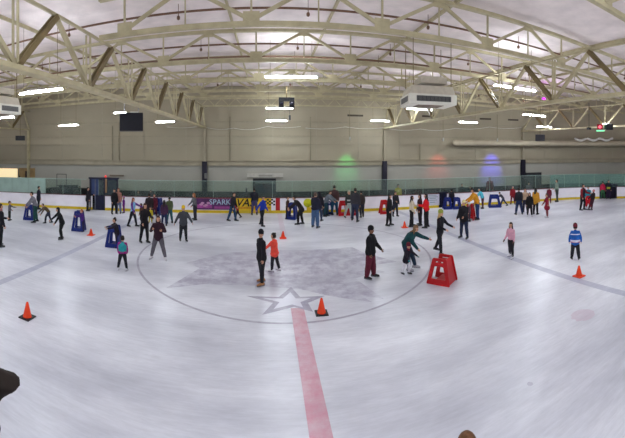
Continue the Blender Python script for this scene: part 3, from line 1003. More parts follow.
# double black lamp bracket in the middle
p = at_dist(286.5, 107, 14.2)
g = empty('twin_projector', p.to_tuple()); tag(g, 'black twin-headed projector bracket hanging at top center under the truss', 'projector')
k = 14.2 / F
mb = MB(); mb.box((0, 0, 7.6 * k), (15.6 * k, .2, 3.4 * k)); mb.build('cross_bar', BLACK, g)
for sx in (-1, 1):
    mb = MB(); mb.box((sx * 5.3 * k, 0, 3 * k), (5.0 * k, .3, 7 * k), taper=.95); hd = mb.build('lamp_head', BLACK, g, bevel=.01)
    mb = MB(); mb.tube([(sx * 5.3 * k, -.15, 3 * k), (sx * 5.3 * k, -.19, 3 * k)], [.07, .07], 14); mb.build('lens', mat('dark_lens', (40, 40, 52), .1), hd)
mb = MB(); mb.box((0, 0, 15 * k), (.04, .04, 12 * k)); mb.build('drop_pipe', STEEL_B, g)
p = at_dist(289.7, 120, 21)
mb = MB(); mb.box((0, 0, .14), (.11, .2, .28)); mb.box((0, 0, 1.2), (.02, .02, 1.9)); o = mb.build('security_camera', BLACK, loc=p.to_tuple()); tag(o, 'tiny black camera on a stem right of the small center ceiling light', 'camera')
# magenta glow lamp above the right girder
p = at_dist(543.5, 99.3, 16.5)
g = empty('effect_lamp', p.to_tuple()); tag(g, 'magenta lit effect lamp on top of the right girder', 'effect lamp')
mb = MB(); mb.ball((0, 0, 0), .13); mb.build('lit_dome', emit('magenta_dome', (170, 40, 200), 1.6), g)
mb = MB(); mb.tube([(0, 0, -.2), (0, 0, -.05)], [.1, .12], 12); mb.build('base', BLACK, g)
L = bpy.data.lights.new('effect_light', 'POINT'); L.energy = 30; L.color = (.75, .1, 1); L.shadow_soft_size = .15
lo = bpy.data.objects.new('effect_light', L); C.objects.link(lo); lo.parent = g; lo.location = (0, -.3, 0)
# red / black / green light cluster at the right
p = at_dist(606, 131, 11.5); k = math.hypot(p.x, p.y) / F
g = empty('light_cluster', p.to_tuple(), -az(606)); tag(g, 'red and black effect light cluster with green strip hanging at the far right', 'effect light')
mb = MB(); mb.box((-6 * k, 0, 4.2 * k), (6 * k, .2, 5.2 * k)); hd = mb.build('red_lamp', mat('red_lamp_box', (150, 26, 44), .4), g, bevel=.01)
mb = MB(); mb.ball((-6 * k, -.12, 4 * k), (.09, .05, .09)); mb.build('lens', emit('pink_lens', (240, 90, 110), 1.3), hd)
mb = MB(); mb.box((3.5 * k, 0, 4 * k), (7 * k, .25, 6 * k)); mb.build('black_lamp', BLACK, g, bevel=.02)
mb = MB(); mb.box((-.6 * k, 0, 4.2 * k), (2 * k, .2, 5 * k)); mb.build('green_lamp', mat('green_lamp_box', (24, 76, 52), .4), g)
mb = MB(); mb.box((-5.5 * k, -.05, .2 * k), (8 * k, .1, 1.1 * k)); mb.build('green_strip', emit('green_strip', (120, 235, 170), 1.2), g)
mb = MB(); mb.box((0, 0, 11 * k), (.03, .03, 9 * k)); mb.build('drop_pipe', STEEL_B, g)
p = at_dist(589, 128.5, 13)
mb = MB(); mb.box((0, 0, 0), (.3, .12, .14)); mb.box((0, 0, .8), (.02, .02, 1.5)); o = mb.build('spotlight', BLACK, loc=p.to_tuple()); tag(o, 'small black spotlight left of the red light cluster', 'spotlight')

# ------------------------------------------------------------------ traffic cones
CONE_O = mat('orange_cone_plastic', (232, 66, 24), .45, .08, 8)


def cone(px, py, h, black, label):
    p = ground(px, py)
    g = empty('traffic_cone', p.to_tuple()); tag(g, label, 'traffic cone', 'orange traffic cones on the ice')
    mb = MB(); mb.box((0, 0, .014), (.30, .30, .028)); mb.build('base', BLACK if black else CONE_O, g, bevel=.006)
    mb = MB()
    prof = [(.105, .028), (.098, .05), (.028, h - .015), (.022, h)]
    prev = None; n = 20
    for r, z in prof:
        ring = [mb.bm.verts.new((r * math.cos(2 * PI * i / n), r * math.sin(2 * PI * i / n), z)) for i in range(n)]
        if prev:
            for i in range(n): mb.face([prev[i], prev[(i + 1) % n], ring[(i + 1) % n], ring[i]])
        prev = ring
    mb.face(prev)
    mb.build('cone', CONE_O, g)
cone(27.3, 317.5, .36, True, 'orange cone on a black base, alone on the ice at lower left')
cone(321.5, 313.5, .37, True, 'orange cone on a black base beside the painted star')
cone(283, 238.3, .32, False, 'small orange cone behind the child in the coral jacket')
cone(91, 235.2, .30, False, 'small orange cone right of the blue skating aid with the child in purple')
cone(404.5, 227.6, .32, False, 'small orange cone left of the girl in the cream jacket')
cone(579, 276.3, .33, False, 'orange cone in front of the child in the blue, white and red jacket')

# ------------------------------------------------------------------ skating aids


def walker(px, py, ang, m, label, h=.78, wb=None, wt=None, dep=None, kind='red'):
    big = label.startswith('large')
    wb = wb or (.72 if big else .60); wt = wt or (.42 if big else .36); dep = dep or (.60 if big else .44)
    p = ground(px, py)
    g = empty('skating_aid', p.to_tuple(), ang - az(px)); tag(g, label, 'skating aid', kind + ' skating aids on the ice')
    outer = rounded(-wb / 2, wb / 2, 0, h, .04, -wt / 2 + .02, wt / 2 + .02)
    k = .22
    win = rounded(-wb / 2 + .13, wb / 2 - .11, .15, h * .72, .05, -wt / 2 + .065, wt / 2 - .055)
    slot = rounded(-wt / 2 + .10, wt / 2 - .06, h * .84, h * .92, .02)
    for sy in (-1, 1):
        o = flat_outline('side_frame', [outer, win, slot], .055, m, g, bevel=.012)
        o.location = (0, sy * dep / 2, 0)
        o.rotation_euler = (sy * .10, 0, 0)
    # sloping front panel joining the two sides
    mb = MB()
    x0, x1 = wb / 2 - .02, wt / 2 + .0
    yb, yt = dep / 2, dep / 2 - .078
    V = [mb.bm.verts.new(v) for v in [(x0, -yb, .01), (x0, yb, .01), (x1, yt, h - .03), (x1, -yt, h - .03), (x0 - .05, -yb, .01), (x0 - .05, yb, .01), (x1 - .05, yt, h - .03), (x1 - .05, -yt, h - .03)]]
    for q in ((0, 1, 2, 3), (7, 6, 5, 4), (0, 4, 5, 1), (1, 5, 6, 2), (2, 6, 7, 3), (3, 7, 4, 0)): f = mb.face([V[i] for i in q]); f.smooth = False
    mb.build('front_panel', m, g, bevel=.012)
    mb = MB(); mb.box((wb * .12, 0, .12), (wb * .5, dep - .02, .05)); mb.build('lower_shelf', m, g, bevel=.01)
    return g
walker(442.2, 281.6, -.42, REDP, 'large red plastic skating aid standing alone on the ice', h=.74)
walker(29.5, 219.5, -.38, BLUEP, 'blue skating aid held by the adult in grey at far left', h=.82, kind='blue')
walker(78.8, 230.5, -.38, BLUEP, 'blue skating aid with the small child in purple, left of a small cone', h=.95, kind='blue')
walker(114, 246.5, -.38, BLUEP, 'blue skating aid behind the girl in teal and magenta', h=.86, kind='blue')
walker(292, 219, -.38, BLUEP, 'blue skating aid in front of the boards right of the red line', h=.92, kind='blue')
walker(327.5, 214.8, 2.2, BLUEP, 'blue skating aid against the boards left of the red skating aids', h=.8, kind='blue')
walker(342.8, 215.2, .2, REDP, 'red skating aid behind the small child in black and white', h=.85)
walker(352.5, 214.8, .2, REDP, 'red skating aid half hidden behind the couple in dark jackets', h=.8)
walker(384, 213.6, .25, REDP, 'red skating aid left of the woman in black, before the white boards', h=.82)
walker(470.5, 219.5, 1.3, REDP, 'red skating aid behind the man in the white cap', h=.9)
walker(447.3, 209, .2, BLUEP, 'blue skating aid left of the dark figure by the narrow gate', h=.75, kind='blue')
walker(456.3, 208.8, .3, BLUEP, 'blue skating aid right of the dark figure by the narrow gate', h=.75, kind='blue')
walker(494.5, 207.2, 3.3, BLUEP, 'blue skating aid pushed by the bending child on the right', h=.85, wb=.85, wt=.55, kind='blue')
walker(158.3, 214.6, 1.1, BLUEP, 'blue skating aid turned edge on beside the person in maroon', h=1.0, kind='blue')

# ------------------------------------------------------------------ people
SKIN = [(196, 148, 122), (168, 118, 90), (122, 84, 62), (214, 170, 146)]


def rx(v, a): return Vector((v.x * math.cos(a) + v.z * math.sin(a), v.y, -v.x * math.sin(a) + v.z * math.cos(a)))


def skeleton(p):
    """joints for a figure of height 1 in local axes: x forward, y left, z up"""
    rad = math.radians
    J = {}
    le = rad(p.get('lean', 3))
    P0 = Vector((0, 0, 0))
    t0 = rx(Vector((0, 0, 1)), le * .7); t1 = rx(Vector((0, 0, 1)), le * 1.12)
    P1 = P0 + t0 * .10; P2 = P1 + (t0 * .3 + t1 * .7).normalized() * .12; P3 = P2 + t1 * .07; P4 = P3 + t1 * .028
    nd = rx(Vector((0, 0, 1)), le * .55 + rad(p.get('nod', 0)) * .5)
    P5 = P4 + nd * .042
    hs = p.get('head', 1.0)
    J['head'] = P5 + nd * .058 * hs
    J['hp'] = le * .3 + rad(p.get('nod', 0)); J['hy'] = rad(p.get('yaw', 0))
    J['t'] = [P0, P1, P2, P3, P4, P5]; J['t0'] = t0; J['t1'] = t1
    for s, k in ((1, 'L'), (-1, 'R')):
        a, b = p.get('leg' + k, (0, 4)); a, b = rad(a), rad(b)
        sp = rad(p.get('spread', 4))
        hip = P0 + Vector((0, s * .052, -.01))
        td = Vector((math.sin(a) * math.cos(sp), s * math.sin(sp), -math.cos(a) * math.cos(sp)))
        sd = Vector((math.sin(a - b) * math.cos(sp), s * math.sin(sp), -math.cos(a - b) * math.cos(sp)))
        kn = hip + td * .243; an = kn + sd * .222
        J['leg' + k] = (hip, kn, an)
        fp = max(0.0, (b - a) * .75 - rad(14)) if (b - a) > rad(20) else 0.0
        J['fp' + k] = fp
        pi, ou, el, inn = p.get('arm' + k, (6, 10, 14, 8)); pi, ou, el, inn = rad(pi), rad(ou), rad(el), rad(inn)
        sh = P3 + t1 * -.012 + Vector((0, s * .098, 0))
        ud = Vector((math.sin(pi) * math.cos(ou), s * math.sin(ou), -math.cos(pi) * math.cos(ou)))
        q = pi + el; o2 = ou - inn
        fd = Vector((math.sin(q) * math.cos(o2), s * math.sin(o2), -math.cos(q) * math.cos(o2)))
        eb = sh + ud * .165; wr = eb + fd * .145
        J['arm' + k] = (sh, eb, wr, fd)
    low = min(J['legL'][2].z, J['legR'][2].z) - .075
    off = Vector((0, 0, -low))
    J['off'] = off
    return J

GLOVE = None
NP = [0]


def person(label, px, py, top, face, jacket, pants, pose=None, hair='short', hc=(34, 24, 20), hat=None, skate=(30, 30, 32), skin=0,
           coat=.03, flare=1.0, puff=1.0, slim=1.0, sleeve=None, bands=None, scarf=None, gloves=None, shirt=None, group=None, zbase=0.0, pos=None, hh=None, boots=False, bare=False):
    pose = dict(pose or {})
    J = skeleton(pose)
    hs = pose.get('head', 1.0)
    o_ = J['off']
    topu = max((J['head'] + o_).z + .068 * hs, 0.3)
    if pos is None:
        pos = ground(px, py)
        r = pos.xy.length
        H = (CAMH - (top - HY) * r / F) / topu
    else:
        H = hh
        r = pos.xy.length
    NP[0] += 1
    q = lambda v: (v + o_) * H
    T = [q(v) for v in J['t']]
    jm = mat('cloth', jacket, .85, .18, 9 + 0, bump=.15, bscale=30); pm = mat('cloth', pants, .85, .16, 9, bump=.1, bscale=40)
    sk = mat('skin', SKIN[skin], .6, .05, 4)
    vox = .0105 * H if r < 14 else .014 * H
    k = H * slim * 1.2
    # ---- body
    mb = MB()
    mb.tube([T[0] - Vector((0, 0, .02 * H)), T[0], T[1], T[2], T[3], T[4]], [(.080 * k, .055 * k), (.086 * k, .06 * k), (.070 * k, .048 * k), (.086 * k, .055 * k), (.078 * k, .045 * k), (.035 * k, .033 * k)], 14)
    mb.tube([T[4] - J['t1'] * .01 * H, T[5] + Vector((0, 0, .012 * H))], [.030 * H, .028 * H], 12)
    hc_ = q(J['head']); R = (Matrix.Rotation(J['hy'], 3, 'Z') @ Matrix.Rotation(J['hp'], 3, 'Y'))
    hr = (.054 * H * hs, .044 * H * hs, .066 * H * hs)
    mb.ball(hc_, hr, R, 16, 12)
    mb.ball(hc_ + R @ Vector((.014, 0, -.038)) * H * hs, (.034 * H * hs, .032 * H * hs, .028 * H * hs), R)       # jaw
    mb.ball(hc_ + R @ Vector((.056, 0, -.010)) * H * hs, (.012 * H * hs, .009 * H * hs, .014 * H * hs), R, 8, 6)   # nose
    for s in (-1, 1): mb.ball(hc_ + R @ Vector((-.004, s * .044, -.006)) * H * hs, (.010 * H * hs, .006 * H * hs, .016 * H * hs), R, 8, 6)
    for kk, s in (('L', 1), ('R', -1)):
        hp, kn, an = [q(v) for v in J['leg' + kk]]
        mb.tube([hp, hp.lerp(kn, .5), kn, kn.lerp(an, .35), an, an - Vector((0, 0, .02 * H))], [.046 * k, .042 * k, .030 * k, .031 * k, .020 * k, .020 * k], 10)
        sh, eb, wr = [q(v) for v in J['arm' + kk][:3]]; fd = J['arm' + kk][3]
        mb.tube([sh.lerp(T[3], .5), sh, sh.lerp(eb, .5), eb, wr], [.030 * k, .029 * k, .025 * k, .021 * k, .016 * k], 10)
        mb.tube([wr, wr + fd * .022 * H, wr + fd * .046 * H], [(.012 * H, .012 * H), (.021 * H, .012 * H), (.021 * H, .010 * H)], 10, side=Vector((1, 0, 0)) if abs(fd.x) < .8 else Vector((0, 0, 1)))
    ex = MB(); ex.slot = 0
    for kk, s in (('L', 1), ('R', -1)):
        wr = q(J['arm' + kk][2]); fd = J['arm' + kk][3]
        sd = Vector((1, 0, 0)) if abs(fd.x) < .8 else Vector((0, 0, 1))
        sd = (sd - fd * sd.dot(fd)).normalized(); cu = fd.cross(sd).normalized()
        if cu.y * s > 0: cu = -cu
        b0 = wr + fd * .040 * H
        for i, ln in enumerate((.036, .042, .039, .030)):
            a = b0 + sd * (.015 - .010 * i) * H
            m1 = a + (fd * .62 + cu * .10).normalized() * ln * .55 * H; m2 = m1 + (fd * .7 + cu * .55).normalized() * ln * .5 * H
            ex.tube([a, m1, m2], [.0052 * H, .0050 * H, .0042 * H], 6)
        a = wr + fd * .018 * H + sd * .017 * H
        m1 = a + (fd * .6 + sd * .7).normalized() * .020 * H; m2 = m1 + (fd * .85 + sd * .2 + cu * .3).normalized() * .020 * H
        ex.tube([a, m1, m2], [.0066 * H, .0060 * H, .0048 * H], 6)
    ex.slot = 1
    for s in (-1, 1): ex.ball(hc_ + R @ Vector((.0480, s * .018, .006)) * H * hs, (.005 * H * hs, .008 * H * hs, .005 * H * hs), R, 8, 6)
    ex.slot = 2
    ex.ball(hc_ + R @ Vector((.0475, 0, -.034)) * H * hs, (.005 * H * hs, .014 * H * hs, .004 * H * hs), R, 8, 6)
    body = mb.build('person', [sk, mat('eye', (30, 22, 20), .3), mat('lips', (160, 92, 84), .5)], remesh=vox, extra=ex)
    tag(body, label, 'person', group)
    body.location = pos; body.rotation_euler = (0, 0, math.radians(face) - math.atan2(pos.x, pos.y))
    # ---- trousers
    mb = MB()
    if bare:
        pass
    mb.tube([T[1].lerp(T[0], .35), T[0], T[0] - Vector((0, 0, .03 * H))], [(.084 * k, .058 * k), (.093 * k, .068 * k), (.088 * k, .062 * k)], 14)
    for kk in 'LR':
        hp, kn, an = [q(v) for v in J['leg' + kk]]
        w_ = pose.get('wide', 1.0)
        mb.tube([hp, hp.lerp(kn, .5), kn, kn.lerp(an, .4), an + (kn - an) * .02], [.056 * k, .053 * k * (.5 + .5 * w_), .041 * k * w_, .041 * k * w_, .031 * k * w_], 10)
    mb.build('trousers', pm, body, remesh=vox * 1.15)
    # ---- jacket
    p_ = puff
    mb = MB()
    low = T[0] - J['t0'] * (coat - .045) * H
    if coat > .12: low = T[0] + (Vector((0, 0, -1)) * .6 - J['t0'] * .4).normalized() * (coat - .05) * H
    hemr = (.100 * k * p_ * flare, .078 * k * p_ * flare)
    mb.tube([low, T[0], T[1], T[2], T[3], T[4]], [hemr, (.100 * k * p_, .076 * k * p_), (.088 * k * p_, .064 * k * p_), (.103 * k * p_, .070 * k * p_), (.096 * k, .058 * k), (.040 * H, .038 * H)], 16)
    for kk in 'LR':
        smb = mb if sleeve is None else MB()
        sh, eb, wr = [q(v) for v in J['arm' + kk][:3]]
        smb.tube([sh.lerp(T[3], .45), sh, sh.lerp(eb, .5), eb, eb.lerp(wr, .5), wr], [.040 * k, .041 * k * p_, .036 * k * p_, .031 * k * p_, .028 * k * p_, .025 * k], 10)
        if sleeve is not None: smb.build('sleeve', mat('cloth', sleeve, .85, .18, 9), body, remesh=vox * 1.15)
    mb.tube([T[4] - J['t1'] * .02 * H, T[4] + J['t1'] * .018 * H], [.044 * H, .040 * H], 12)
    mb.build('jacket', jm, body, remesh=vox * 1.15)
    if bands:
        for (a, b, col) in bands:
            def tp(t):
                pts = [low, T[0], T[1], T[2], T[3]]; rr = [hemr, (.100 * k * p_, .076 * k * p_), (.088 * k * p_, .064 * k * p_), (.103 * k * p_, .070 * k * p_), (.096 * k, .058 * k)]
                x = t * 4; i = min(3, int(x)); f_ = x - i
                return pts[i].lerp(pts[i + 1], f_), tuple((rr[i][j] * (1 - f_) + rr[i + 1][j] * f_) * 1.06 for j in (0, 1))
            n_ = [tp(a + (b - a) * i / 3) for i in range(4)]
            mb = MB(); mb.tube([v[0] for v in n_], [v[1] for v in n_], 16, cap=False); mb.build('jacket_band', mat('cloth', col, .8, .15, 9), body)
    if scarf:
        mb = MB(); mb.tube([T[4] - J['t1'] * .012 * H, T[4] + J['t1'] * .022 * H], [.054 * H, .050 * H], 12); mb.build('scarf', mat('cloth', scarf, .85, .18, 9), body)
    if gloves:
        for kk in 'LR':
            mb = MB()
            wr = q(J['arm' + kk][2]); fd = J['arm' + kk][3]
            mb.tube([wr - fd * .01 * H, wr + fd * .03 * H, wr + fd * .075 * H], [.022 * H, (.027 * H, .019 * H), (.022 * H, .015 * H)], 10, side=Vector((1, 0, 0)) if abs(fd.x) < .8 else Vector((0, 0, 1)))
            mb.tube([wr + fd * .02 * H + Vector((.012, 0, 0)) * H, wr + fd * .05 * H + Vector((.026, 0, 0)) * H], [.009 * H, .008 * H], 8)
            mb.build('glove', mat('cloth', gloves, .8, .1, 9), body)
    # ---- hair
    hm = mat('hair', hc, .6, .25, 40)

    def cap(rm, cutz, cutx, dz, name, m, back=0.0):
        mb = MB()
        c = hc_ + R @ Vector((-.006, 0, .010 + dz)) * H * hs
        mb.ball(c, (hr[0] * rm, hr[1] * rm * 1.04, hr[2] * rm * .98), R, 18, 12)
        Ri = R.transposed()
        for v in mb.bm.verts:
            l = Ri @ (v.co - c)
            if (l.x > hr[0] * cutx and l.z < hr[2] * cutz) or l.z < -hr[2] * (.75 if back == 0 else back):
                v.co = c + (v.co - c) * .72
        return mb, m, name
    if hair not in ('none',):
        mb, m_, nm = cap(1.12, .42, .18, 0, 'hair', hm)
        if hair == 'long':
            bk = hc_ + R @ Vector((-.030, 0, -.02)) * H * hs
            mb.tube([bk + R @ Vector((0, 0, .03)) * H, bk - Vector((.012, 0, .035)) * H, T[3] + rx(Vector((-.062, 0, .0)), math.radians(pose.get('lean', 3))) * H, T[2] + rx(Vector((-.074, 0, .02)), math.radians(pose.get('lean', 3))) * H],
                    [(.046 * H, .024 * H), (.052 * H, .024 * H), (.050 * H, .018 * H), (.030 * H, .010 * H)], 10)
            for s in (-1, 1):
                a = hc_ + R @ Vector((-.002, s * .044, .0)) * H * hs
                mb.tube([a, a + R @ Vector((.0, s * .006, -.06)) * H, a + R @ Vector((.004, s * .004, -.11)) * H], [(.012 * H, .022 * H), (.012 * H, .02 * H), (.007 * H, .012 * H)], 8)
        elif hair == 'pony':
            bk = hc_ + R @ Vector((-.060, 0, .02)) * H * hs
            mb.tube([bk, bk + R @ Vector((-.028, 0, -.01)) * H, bk + R @ Vector((-.036, 0, -.06)) * H, bk + R @ Vector((-.026, 0, -.12)) * H], [.016 * H, .019 * H, .018 * H, .008 * H], 8)
        elif hair == 'bun':
            mb.ball(hc_ + R @ Vector((-.022, 0, .075)) * H * hs, .026 * H * hs)
        elif hair == 'buns':
            for s in (-1, 1): mb.ball(hc_ + R @ Vector((-.022, s * .038, .052)) * H * hs, .024 * H * hs)
        mb.build('hair', m_, body)
    if hat:
        kind, hcol = hat
        mb, m_, nm = cap(1.20, .30, .0, .004, 'hat', mat('knit', hcol, .9, .2, 30), .25)
        if kind == 'beanie':
            c = hc_ + R @ Vector((-.006, 0, .036)) * H * hs
            mb.tube([c, c + R @ Vector((0, 0, .016)) * H * hs], [(hr[1] * 1.24, hr[0] * 1.22)] * 2, 18, side=R @ Vector((0, 1, 0)))
        elif kind == 'pompom':
            mb.ball(hc_ + R @ Vector((-.008, 0, .088)) * H * hs, .022 * H * hs)
        elif kind == 'cap':
            c = hc_ + R @ Vector((.066, 0, .028)) * H * hs
            mb.ball(c, (.040 * H * hs, .036 * H * hs, .006 * H * hs), R)
        elif kind == 'hood':
            mb.tube([q(J['t'][4]) + Vector((-.02, 0, .0)) * H, hc_ + Vector((-.014, 0, 0)) * H], [(.050 * H, .045 * H), (.054 * H, .052 * H)], 12)
        mb.build('hat' if kind != 'hood' else 'hood', m_, body)
    # ---- skates
    for kk, s in (('L', 1), ('R', -1)):
        hp, kn, an = [q(v) for v in J['leg' + kk]]
        fp = J['fp' + kk]
        Rf = Matrix.Rotation(fp, 3, 'Y') @ Matrix.Rotation(s * math.radians(pose.get('toe', 8)), 3, 'Z')
        mb = MB()
        g_ = lambda x, y, z: an + Rf @ (Vector((x * 1.15, y * 1.15, z)) * H)
        up = (kn - an).normalized()
        mb.tube([an + up * .055 * H, an + up * .02 * H, g_(-.010, 0, -.022)], [(.034 * H, .036 * H), (.031 * H, .034 * H), (.029 * H, .033 * H)], 12)
        mb.tube([g_(-.028, 0, -.030), g_(.01, 0, -.028), g_(.06, 0, -.034), g_(.092, 0, -.037)], [(.028 * H, .026 * H), (.030 * H, .028 * H), (.030 * H, .020 * H), (.022 * H, .014 * H)], 12)
        b = mb.build('skate' if not boots else 'boot', mat('skate_leather', skate, .45, .1, 10), body)
        if not boots:
            mb = MB()
            co = [(-.052, -.056), (-.056, -.066), (-.050, -.072), (.094, -.072), (.108, -.062), (.104, -.056)]
            A = [mb.bm.verts.new(g_(x, -.003, z)) for x, z in co]; B = [mb.bm.verts.new(g_(x, .003, z)) for x, z in co]
            mb.face(A); mb.face(list(reversed(B)))
            for i in range(6): mb.face([A[i], A[(i + 1) % 6], B[(i + 1) % 6], B[i]])
            for x in (-.034, .062):
                for dx in (-.012, .012):
                    A = [g_(x - .010 + dx, -.005, -.064), g_(x + .010 + dx, -.005, -.064), g_(x + .010 + dx, .005, -.064), g_(x - .010 + dx, .005, -.064)]
                    B = [v + Rf @ Vector((0, 0, .020 * H)) for v in A]
                    A = [mb.bm.verts.new(v) for v in A]; B = [mb.bm.verts.new(v) for v in B]
                    mb.face(A); mb.face(list(reversed(B)))
                    for i in range(4): mb.face([A[i], A[(i + 1) % 4], B[(i + 1) % 4], B[i]])
            mb.build('blade', METAL, b)
    return body

# poses
def PZ(**k): return k
ARMS_DN = dict(armL=(5, 12, 12, 10), armR=(2, 12, 14, 10))
GL_A = PZ(lean=6, legL=(14, 6), legR=(-14, 6), **ARMS_DN)            # gliding, legs scissored
GL_B = PZ(lean=8, legL=(-16, 14), legR=(14, 10), **ARMS_DN)
STD = PZ(lean=2, legL=(2, 3), legR=(-2, 3), spread=5, **ARMS_DN)
WIDE = PZ(lean=3, legL=(3, 5), legR=(-3, 5), spread=13, toe=20, **ARMS_DN)
BLK, JEAN, DKJ = (20, 20, 24), (40, 56, 92), (30, 34, 50)
KID = dict(head=1.28)
def K(d, **e):
    x = dict(d); x.update(e); return x

# --- the near and middle skaters
person('woman in black jacket and black leggings with tan boots, left of the child in coral', 261.5, 284.3, 230.6, 205, (20, 20, 26), (26, 26, 32),
       K(STD, legL=(6, 4), legR=(-6, 4), armL=(4, 14, 6, 4), armR=(-10, 12, 4, 0), yaw=50), hair='short', skate=(160, 112, 70), coat=.09, puff=1.1, hat=('beanie', (22, 22, 28)), slim=.95)
person('child in coral red jacket stretching an arm towards the woman in black', 274.5, 271.5, 233.3, 150, (232, 78, 62), (34, 32, 40),
       K(GL_A, armL=(20, 70, 0, 0), armR=(60, 30, 0, 0), legL=(8, 8), legR=(-10, 6), **KID), hair='buns', skate=(206, 200, 206), coat=.08, flare=1.1, puff=1.15)
person('man in black jacket, black cap and maroon trousers standing right of the star', 370.5, 278.3, 226.8, 340, (20, 20, 24), (92, 30, 46),
       K(STD, legL=(6, 3), legR=(-4, 3), wide=1.25, armL=(24, 8, 20, 6), armR=(-4, 8, 20, 4)), hair='short', hat=('beanie', (22, 22, 26)), skin=2, coat=.07, puff=1.15)
person('adult in dark teal jacket bending over the child in the dark coat', 406.0, 269, 224.5, 335, (24, 66, 70), (40, 58, 78),
       K(STD, lean=38, legL=(26, 10), legR=(20, 12), armL=(62, 20, 8, 0), armR=(20, 10, 25, 10), nod=10, yaw=10), hair='long', hc=(120, 92, 64), skate=(170, 168, 176), puff=1.15)
person('child in dark coat with white leggings held by the bending adult in teal', 406.3, 274.4, 243, 320, (30, 24, 36), (214, 212, 220),
       K(GL_A, lean=16, armL=(45, 25, 10, 5), armR=(30, 20, 20, 5), legL=(16, 20), legR=(-8, 12), **KID), hair='short', hat=('beanie', (96, 28, 44)), coat=.13, flare=1.1, puff=1.1, gloves=(20, 130, 140), scarf=(122, 30, 50))
person('girl with long fair hair in black jacket and leggings, behind the red skating aid', 440, 253.8, 210.3, 330, (22, 22, 30), (26, 26, 34),
       K(GL_A, spread=8, lean=4, legL=(-20, 8), legR=(14, 4), armL=(40, 12, 30, 12), armR=(20, 10, 50, 12)), hair='long', hc=(196, 166, 110), hat=('beanie', (150, 160, 70)), skin=3, coat=.07, slim=.9)
person('man in black jacket with a white and yellow cap, jeans, standing right of center', 464, 238.5, 200.5, 240, (24, 22, 28), (34, 42, 66),
       K(STD, spread=7, armL=(30, 10, 40, 10), armR=(10, 12, 30, 10)), hat=('cap', (216, 206, 150)), hair='short', coat=.07, puff=1.15)
person('child in pink top, black leggings and white skates skating alone on the right', 511, 257.8, 222.5, 235, (214, 158, 176), (30, 28, 34),
       K(STD, legL=(9, 4), legR=(-9, 4), spread=6, armL=(2, 8, 8, 4), armR=(10, 10, 30, 4), head=1.12), hair='long', hc=(58, 36, 28), skate=(222, 222, 228), gloves=(26, 24, 30), slim=.9, coat=.0)
person('child in blue jacket with white and red bands, seen from behind on the right', 575.3, 259.5, 224.3, 92, (28, 92, 176), (32, 30, 38),
       K(WIDE, spread=7, armL=(6, 22, 10, 14), armR=(6, 22, 10, 14), wide=1.2, **KID), hat=('beanie', (92, 24, 36)), puff=1.22, coat=.06, bands=((.02, .14, (178, 30, 44)), (.14, .40, (214, 214, 226)), (.22, .28, (178, 30, 44)), (.74, .82, (214, 214, 226))))
person('girl in teal and magenta jacket with white skates, seen from behind', 122.5, 270.3, 236, 80, (36, 140, 146), (28, 28, 36),
       K(WIDE, spread=11, armL=(10, 14, 20, 8), armR=(10, 10, 20, 8), **KID), hair='short', skate=(206, 206, 214), sleeve=(138, 30, 110), puff=1.18, bands=((.08, .30, (150, 34, 120)),))
person('girl in dark maroon jacket and grey leggings with white skates, hands at her chest', 158.3, 259.5, 215.8, 262, (44, 20, 34), (92, 88, 96),
       K(WIDE, spread=14, armL=(18, 26, 90, 50), armR=(18, 26, 100, 50)), hair='long', hc=(54, 32, 28), skate=(214, 212, 218), coat=.06, skin=0)
person('skater in yellow hat and grey jacket facing the camera, left of center', 183.3, 241.3, 206.2, 280, (62, 64, 70), (32, 34, 38),
       K(STD, spread=4, legL=(4, 4), legR=(-4, 4), armL=(2, 32, 6, 4), armR=(2, 32, 6, 4)), hat=('beanie', (226, 190, 30)), coat=.06, puff=1.08)
person('skater all in black leaning left with an arm stretched down, at far left', 62, 239.3, 207.6, 195, (16, 18, 22), (18, 18, 22),
       K(STD, lean=24, legL=(18, 26), legR=(6, 18), armL=(34, 20, 5, 4), armR=(44, 20, 4, 4), nod=-10), hair='short', hat=('hood', (18, 18, 24)), coat=.06)
person('person in black with a pinkish scarf cut off by the left edge', 0.2, 246.8, 204, 20, (22, 20, 26), (20, 20, 24), K(STD, armL=(20, 15, 60, 20)), scarf=(160, 110, 110), hair='short')
person('tall skater in black jacket and leggings left of the girl in maroon', 144.6, 243.2, 203.5, 300, (24, 20, 24), (24, 22, 28),
       K(GL_A, lean=4, legL=(4, 6), legR=(-8, 4), armL=(20, 20, 70, 30), armR=(10, 14, 30, 10)), hair='long', hc=(62, 38, 30), slim=.9)
person('child in dark jacket behind the near blue skating aid on the left', 116.8, 247.5, 218, 190, (30, 24, 34), (28, 24, 40), K(STD, lean=14, armL=(60, 10, 20, 5), armR=(60, 10, 20, 5), head=1.2), hair='bun', puff=1.1, coat=.08)
person('small child in purple jacket behind the blue skating aid beside a cone', 82.8, 231.5, 209.5, 190, (66, 36, 112), (30, 26, 60), K(STD, lean=10, armL=(70, 10, 10, 5), armR=(70, 10, 10, 5), **KID), hair='short', hc=(170, 92, 50), puff=1.15)

